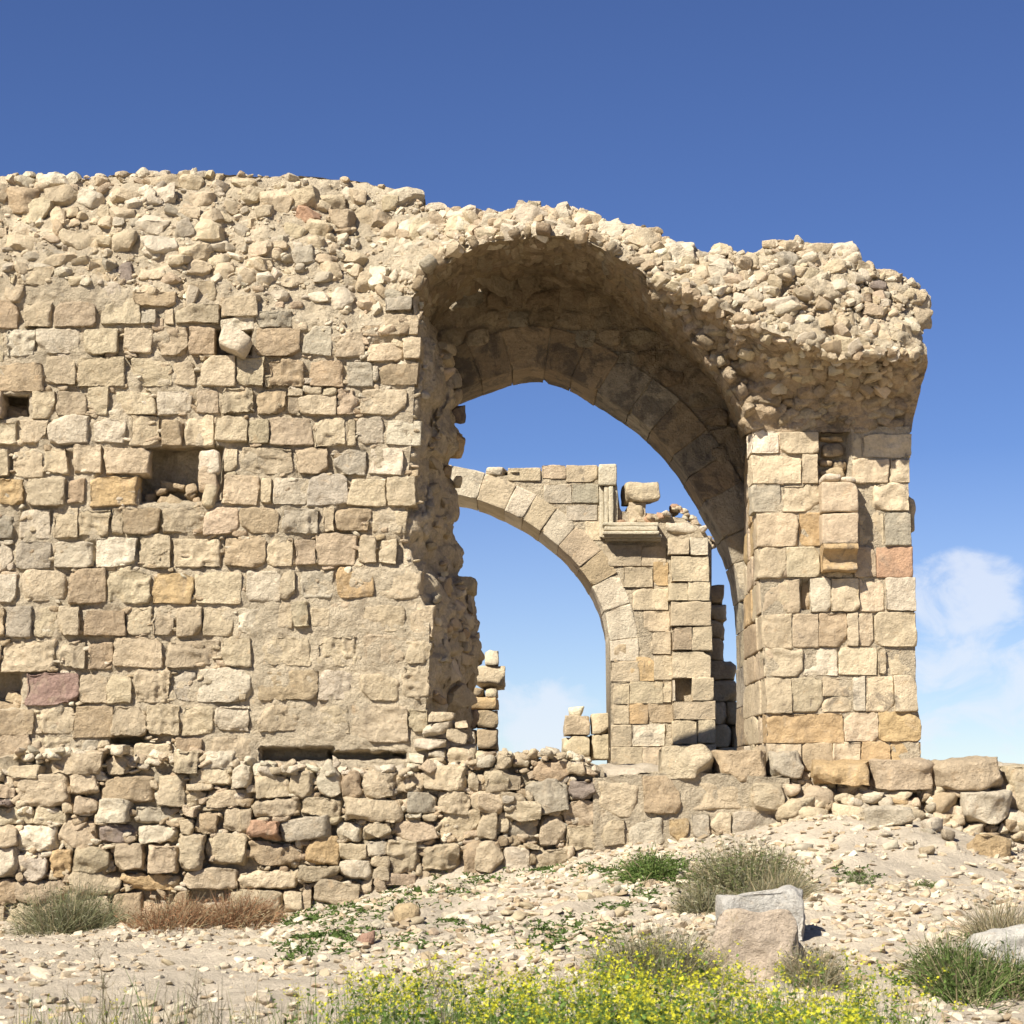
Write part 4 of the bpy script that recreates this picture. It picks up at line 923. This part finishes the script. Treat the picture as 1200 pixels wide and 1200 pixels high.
# gravel: fine chips nobody could count
mb = MB(); n = 0
X_ = rng.uniform(-5.8, 5.8, 34000); Y_ = -rng.uniform(.5, 11.5, 34000)
dn = np.interp(X_, [-5, -2.4, -1.2, 0, 1, 2, 3, 5], [.42, .45, .8, 1, 1, .85, .75, .65])*np.where(Y_ < -7, .5, 1)
cl = fbm(np.stack([X_*1.3, Y_*1.3, X_*0], 1), 3, 200); dn = dn*np.clip(.7+cl*.9, .15, 1.3)
kk = rng.random(34000) < dn*.9; X_, Y_ = X_[kk], Y_[kk]; Zg = ground(X_, Y_)
for x, y, z in zip(X_, Y_, Zg):
    s = .008*math.exp(rng.uniform(0, 1.55))
    chip(mb, (x, y, z+s*rng.uniform(-.1, .35)), (s*rng.uniform(1, 1.7), s, s*rng.uniform(.3, .75)), rotmat(rng.normal(0, .3), rng.normal(0, .3), rng.uniform(0, 6.28)), col=pcol(rng.choice(['', 'w', 'w', 'w', 'p', 'b', 'g']), .16)*.88)
tag(mb.build('gravel', M_CHIP, smooth=False), 'loose pale limestone chips strewn over the slope', 'gravel', kind='stuff')

# ------------------------------------------------------------------ plants
def ribbon(mb, pts, w, col, jit=0.):
    pts = np.asarray(pts, float); n = len(pts)
    d = np.gradient(pts, axis=0); sd = np.cross(d, rng.normal(0, 1, 3)); sd /= np.linalg.norm(sd, axis=1, keepdims=True)+1e-9
    ww = (np.asarray(w) if np.ndim(w) else w*np.linspace(1, .25, n))[:, None]
    V = np.stack([pts-sd*ww, pts+sd*ww], 1).reshape(-1, 3)
    i = np.arange(n-1)*2; q = np.stack([i, i+1, i+3, i+2], 1)
    mb.add(V, q, np.clip(np.asarray(col)*(1+rng.normal(0, .18)), .005, .9))
def arc(base, dirv, L, droop, n=5):
    t = np.linspace(0, 1, n)[:, None]; return base+dirv*L*t+np.array([0, 0, -1])*droop*L*t**2
def rdir(up, spread, az=None):
    az = rng.uniform(0, 2*math.pi) if az is None else az; e = np.clip(rng.normal(up, spread), .05, 1.57)
    return np.array([math.cos(az)*math.cos(e), math.sin(az)*math.cos(e), math.sin(e)])
GREEN = (.12, .175, .05); OLIVE = (.20, .19, .095); GREY = (.27, .255, .165); STRAW = (.36, .29, .17); RUST = (.30, .165, .085)
DENS = 1.35
def shrub(name, x0, x1, ytop, ybase, label, cat, n, cols, up=1.0, spread=.35, w=.0035, group=None, dy=.35, leaf=0, Y=None, lean=0.):
    qa, qb = on_ground(x0, ybase), on_ground(x1, ybase)
    if Y is not None:
        qa, qb = P(x0, ybase, Y), P(x1, ybase, Y)
    c = (qa+qb)/2; c[2] = float(ground(c[0], c[1])); sc = (c[1]+20)/FPX; H = (ybase-ytop)*sc; Wd = abs(x1-x0)*sc/2
    root = thing(name, c, label, cat, group); fo, stm = MB(), MB()
    for i in range(int(n*DENS)):
        a = rng.normal(0, .45); a = np.clip(a, -1, 1)
        b = c+np.array([a*Wd*.8, rng.normal(0, dy*.4), 0]); b[2] = float(ground(b[0], b[1]))-.01
        d = rdir(up, spread); d[0] += a*.45+lean; d /= np.linalg.norm(d)
        L_ = H*rng.uniform(.55, 1.35)*(1-.35*a*a)
        pts = arc(b, d, L_, rng.uniform(.05, .3)); col = cols[rng.integers(len(cols))]
        if i % 9 == 0: ribbon(stm, pts, w*1.4, np.array(STRAW)*.7)
        else: ribbon(fo, pts, w, col)
        for j in range(leaf):
            t = rng.uniform(.25, 1); p0 = b+d*L_*t; p0[2] -= .15*L_*t*t
            dd = rdir(.6, .5); ribbon(fo, arc(p0, dd, rng.uniform(.02, .05), .3, 3), w*1.6, col)
    fo.build('foliage', M_LEAF, root); stm.build('stem', M_STEM, root)
    return root
shrub('shrub', 22, 140, 1032, 1090, 'grey-green wispy bush at the left foot of the base wall', 'shrub', 1300, [GREY, OLIVE, (.16, .17, .085), (.2, .2, .11)], .95, .4, .003, leaf=1, dy=.4)
shrub('shrub', 150, 255, 1048, 1086, 'left half of the rusty brown dry brush along the base wall', 'shrub', 1300, [RUST, (.34, .2, .11), (.24, .135, .075), STRAW], .75, .45, .0028, leaf=1, dy=.4, lean=.25)
shrub('shrub', 225, 330, 1040, 1080, 'right half of the rusty brown dry brush along the base wall', 'shrub', 1300, [RUST, (.34, .2, .11), (.24, .135, .075), STRAW], .75, .45, .0028, leaf=1, dy=.4, lean=.3)
shrub('shrub', 808, 940, 990, 1044, 'big dense olive and straw bush in front of the plinth end', 'shrub', 1500, [OLIVE, (.16, .18, .075), (.14, .17, .06), GREY, (.30, .25, .15), (.22, .19, .10)], .8, .6, .003, leaf=4, dy=.55)
shrub('shrub', 860, 950, 1012, 1056, 'low straw tinted bush spilling right of the big olive bush', 'shrub', 800, [STRAW, (.26, .23, .14), OLIVE, GREY], .7, .4, .003, lean=.3, dy=.3)
shrub('shrub', 797, 848, 1036, 1070, 'small dark olive tussock left of the grey boulder', 'shrub', 700, [OLIVE, GREY, (.19, .17, .095)], .85, .45, .003, leaf=1, dy=.25)
shrub('weed', 728, 792, 996, 1032, 'bright green leafy weed on the slope left of the big olive bush', 'weed', 520, [GREEN, (.11, .17, .045), (.15, .19, .055)], .7, .45, .004, leaf=3, dy=.3)
shrub('shrub', 695, 842, 1086, 1146, 'dark wispy bush behind the yellow flowers, left of the tan boulder', 'shrub', 1700, [OLIVE, GREY, (.15, .16, .075), (.27, .23, .14)], .95, .42, .0026, leaf=1, dy=.5)
shrub('shrub', 925, 985, 1108, 1156, 'thin dry bush at the right side of the tan boulder', 'shrub', 700, [GREY, OLIVE, STRAW], 1., .4, .0025, leaf=1, dy=.3)
shrub('shrub', 1135, 1225, 1052, 1110, 'dry straw bush at the right edge above the white boulder', 'shrub', 900, [STRAW, GREY, OLIVE, (.28, .22, .13)], .95, .4, .003, dy=.4)
shrub('grass_clump', 1080, 1165, 1100, 1160, 'long bladed green grass clump left of the white boulder', 'grass', 900, [GREEN, (.10, .15, .04), (.13, .16, .05), OLIVE], .9, .4, .0036, leaf=1, dy=.5)
shrub('grass_clump', 1150, 1225, 1110, 1166, 'green grass clump growing in front of the white boulder', 'grass', 500, [GREEN, (.10, .15, .04), (.13, .16, .05), STRAW], .95, .4, .0036, leaf=1, dy=.3)
shrub('weed', 1070, 1102, 1028, 1040, 'tiny dark green weed alone on the dusty slope', 'weed', 160, [GREEN, OLIVE], .5, .4, .003, leaf=2, dy=.1)
shrub('weed', 985, 1025, 1020, 1036, 'grey leafed weed among chips on the slope below the pier', 'weed', 160, [GREY, OLIVE, GREEN], .5, .4, .003, leaf=2, dy=.2)
# green ground cover: patches of small leaves
mb = MB()
PT = [(370, 1078, 40, 10, 420), (430, 1062, 60, 9, 420), (490, 1046, 50, 6, 300), (385, 1100, 35, 14, 260), (345, 1112, 20, 16, 120), (415, 1095, 20, 5, 90), (555, 1030, 50, 5, 160), (640, 1020, 50, 5, 150), (700, 1020, 40, 6, 220), (820, 1032, 45, 8, 350), (870, 1048, 30, 6, 160), (790, 1020, 25, 12, 220), (655, 1090, 40, 10, 260), (700, 1092, 30, 10, 220), (640, 1106, 30, 8, 150), (725, 1062, 14, 5, 70), (760, 1052, 12, 6, 70), (490, 1108, 30, 8, 150), (530, 1084, 15, 8, 60), (575, 1092, 10, 6, 50), (1130, 1150, 60, 14, 500), (1010, 1026, 18, 6, 60), (845, 1058, 20, 5, 80)]
for (cx, cy, rx, ry, n) in PT:
    for i in range(n):
        x = cx+rng.normal(0, rx*.55); y = cy+rng.normal(0, ry*.5)
        if y < 965: continue
        q = on_ground(x, y) if i % 6 == 0 else q+np.array([rng.normal(0, .05), rng.normal(0, .07), 0])
        q[2] = float(ground(q[0], q[1]))
        for j in range(3): ribbon(mb, arc(q, rdir(.6, .4), rng.uniform(.03, .075), .4, 3), np.array([.003, .007, .001]), (GREEN, (.10, .14, .04), (.075, .11, .03))[j])
tag(mb.build('ground_cover', M_LEAF), 'low green weeds creeping over the gravel', 'ground cover', kind='stuff')

# yellow-flowered plants in the foreground
def flower_proto(h, n):
    st, bl = MB(), MB()
    for i in range(n):
        d = rdir(1.25, .2); b = np.array([rng.normal(0, .03), rng.normal(0, .03), -.03]); L_ = h*rng.uniform(.65, 1.05)
        pts = arc(b, d, L_, rng.uniform(-.05, .12), 6); ribbon(st, pts, .0022, (.12, .17, .05))
        for j in range(15):
            t = rng.uniform(.05, .9); p0 = b+d*L_*t; ribbon(st, arc(p0, rdir(.6, .4), rng.uniform(.04, .12)*(1.1-t), .3, 4), np.array([.002, .009, .007, .001])*rng.uniform(.6, 1.3), (.14, .21, .05))
        tips = [pts[-1]]
        for j in range(rng.integers(1, 4)):
            t = rng.uniform(.55, .9); p0 = b+d*L_*t; q = arc(p0, rdir(1., .3), rng.uniform(.06, .14), .05, 4); ribbon(st, q, .0015, (.13, .18, .05)); tips.append(q[-1])
        for tip in tips:
            for j in range(rng.integers(3, 9)):
                c = tip+rng.normal(0, 1, 3)*np.array([.016, .016, .014]); nn = rdir(1., .5); a = np.cross(nn, rng.normal(0, 1, 3)); a /= np.linalg.norm(a); bb = np.cross(nn, a)
                cc = np.array((.64, .60, .045))*rng.uniform(.7, 1.15); s_ = rng.uniform(.005, .0085)
                for k in range(4):
                    u_ = a*math.cos(k*1.571)+bb*math.sin(k*1.571); v_ = np.cross(nn, u_)
                    V = np.array([c, c+u_*s_*.7+v_*s_*.5+nn*s_*.3, c+u_*s_*1.15+nn*s_*.25, c+u_*s_*.7-v_*s_*.5+nn*s_*.3]); bl.add(V, [[0, 1, 2, 3]], cc)
                ribbon(st, np.stack([tip-np.array([0, 0, .012]), c]), .001, (.2, .26, .06))
    o = st.build('flowering_plant', M_LEAF); c = bl.build('blossom', M_PETAL, o, smooth=False); return o, c
fp = [flower_proto(.58, rng.integers(4, 7)) for i in range(8)]
n = 0; usedp = set()
while n < 185:
    px = rng.uniform(330, 1075); Yy = rng.uniform(-13.2, -9.3); x = (px-600)/FPX*(Yy+20)
    den = np.interp(px, [330, 420, 540, 700, 950, 1010, 1075], [.2, .5, .75, 1, 1, .7, .15])
    if rng.random() > den: continue
    i = rng.integers(len(fp)); o, c = fp[i]
    if i in usedp:
        o = o.copy(); COL.objects.link(o); c2 = c.copy(); COL.objects.link(c2); c2.parent = o
    else: usedp.add(i)
    hs = np.interp(px, [330, 420, 560, 750, 900, 1000, 1075], [.62, .8, .9, .95, .97, .9, .72])*rng.uniform(.8, 1.12)*np.interp(Yy, [-13.2, -10.5, -9.3], [.86, 1.02, .95])
    o.location = (x, Yy, float(ground(x, Yy))); o.rotation_euler = (0, 0, rng.uniform(0, 6.28)); o.scale = (hs, hs, hs)
    tag(o, 'yellow-flowered leafy plant in the dense bed at the bottom of the view', 'flowering plant', 'yellow flowers in the foreground'); n += 1
# sparse outliers at the lower left
for (px, Yy) in ((12, -11.5), (45, -11.3), (88, -11.4), (135, -11.2), (170, -11.6), (300, -11.2), (340, -11.3)):
    o, c = fp[rng.integers(len(fp))]; o = o.copy(); COL.objects.link(o); c2 = c.copy(); COL.objects.link(c2); c2.parent = o
    x = (px-600)/FPX*(Yy+20); o.location = (x, Yy, float(ground(x, Yy))-.05); o.rotation_euler = (0, 0, rng.uniform(0, 6)); hs = rng.uniform(.62, .8); o.scale = (hs*.6, hs*.6, hs)
    tag(o, 'sparse yellow-flowered plant standing apart at the lower left', 'flowering plant', 'sparse yellow flowers at lower left')
# grass among the flowers
mb = MB()
for i in range(5200):
    px = rng.uniform(-20, 1230); Yy = rng.uniform(-13.6, -9.6)
    den = np.interp(px, [-20, 60, 140, 330, 500, 950, 1040, 1090, 1230], [.25, .55, .8, .8, 1, 1, .6, .03, .02])
    if rng.random() > den: continue
    x = (px-600)/FPX*(Yy+20); b = np.array([x, Yy, float(ground(x, Yy))-.02])
    tall = np.interp(px, [-20, 140, 330, 500, 900, 1040], [.36, .40, .40, .44, .46, .4])*rng.uniform(.55, 1.1)
    cols = [STRAW, GREY, (.28, .24, .14), OLIVE] if px < 360 and rng.random() < .75 else [GREEN, (.09, .14, .035), (.12, .16, .05)]
    ribbon(mb, arc(b, rdir(1.25, .22), tall, rng.uniform(0, .2), 5), rng.uniform(.0018, .0038), cols[rng.integers(len(cols))])
tag(mb.build('grass', M_LEAF), 'green and straw grass blades between the yellow flowers', 'grass', kind='stuff')
# dead thorny stalks
def stalk(px, Yy, h, lean, label, col):
    x = (px-600)/FPX*(Yy+20); c = np.array([x, Yy, float(ground(x, Yy))-.02]); mb = MB()
    d = np.array([lean, .05, 1.]); d /= np.linalg.norm(d); pts = arc(c, d, h, .02, 9)
    for k in range(2): ribbon(mb, pts, .004, col)
    for j in range(34):
        t = rng.uniform(.3, 1); p0 = c+d*h*t; dd = rdir(.75, .3); q = arc(p0, dd, rng.uniform(.06, .2)*(1.25-t), -.1, 5); ribbon(mb, q, .002, col)
        for m in range(3): ribbon(mb, arc(q[rng.integers(1, 5)], rdir(.6, .5), rng.uniform(.02, .06), 0, 3), .0013, col)
    tag(mb.build('dry_stalk', M_STEM, origin=c), label, 'dead plant')
stalk(560, -12.2, .66, -.30, 'dark branching dead stalk leaning left before the yellow flowers', (.13, .11, .075))
stalk(812, -12., .74, .20, 'pale bare dead stalk leaning right before the yellow flowers', (.38, .31, .2))
stalk(150, -11.6, .60, -.15, 'thin dead stalk in the dry grass at lower left', (.17, .14, .09))
stalk(225, -11.6, .52, .1, 'short twiggy dead stalk right of the other in the dry grass at lower left', (.17, .14, .09))
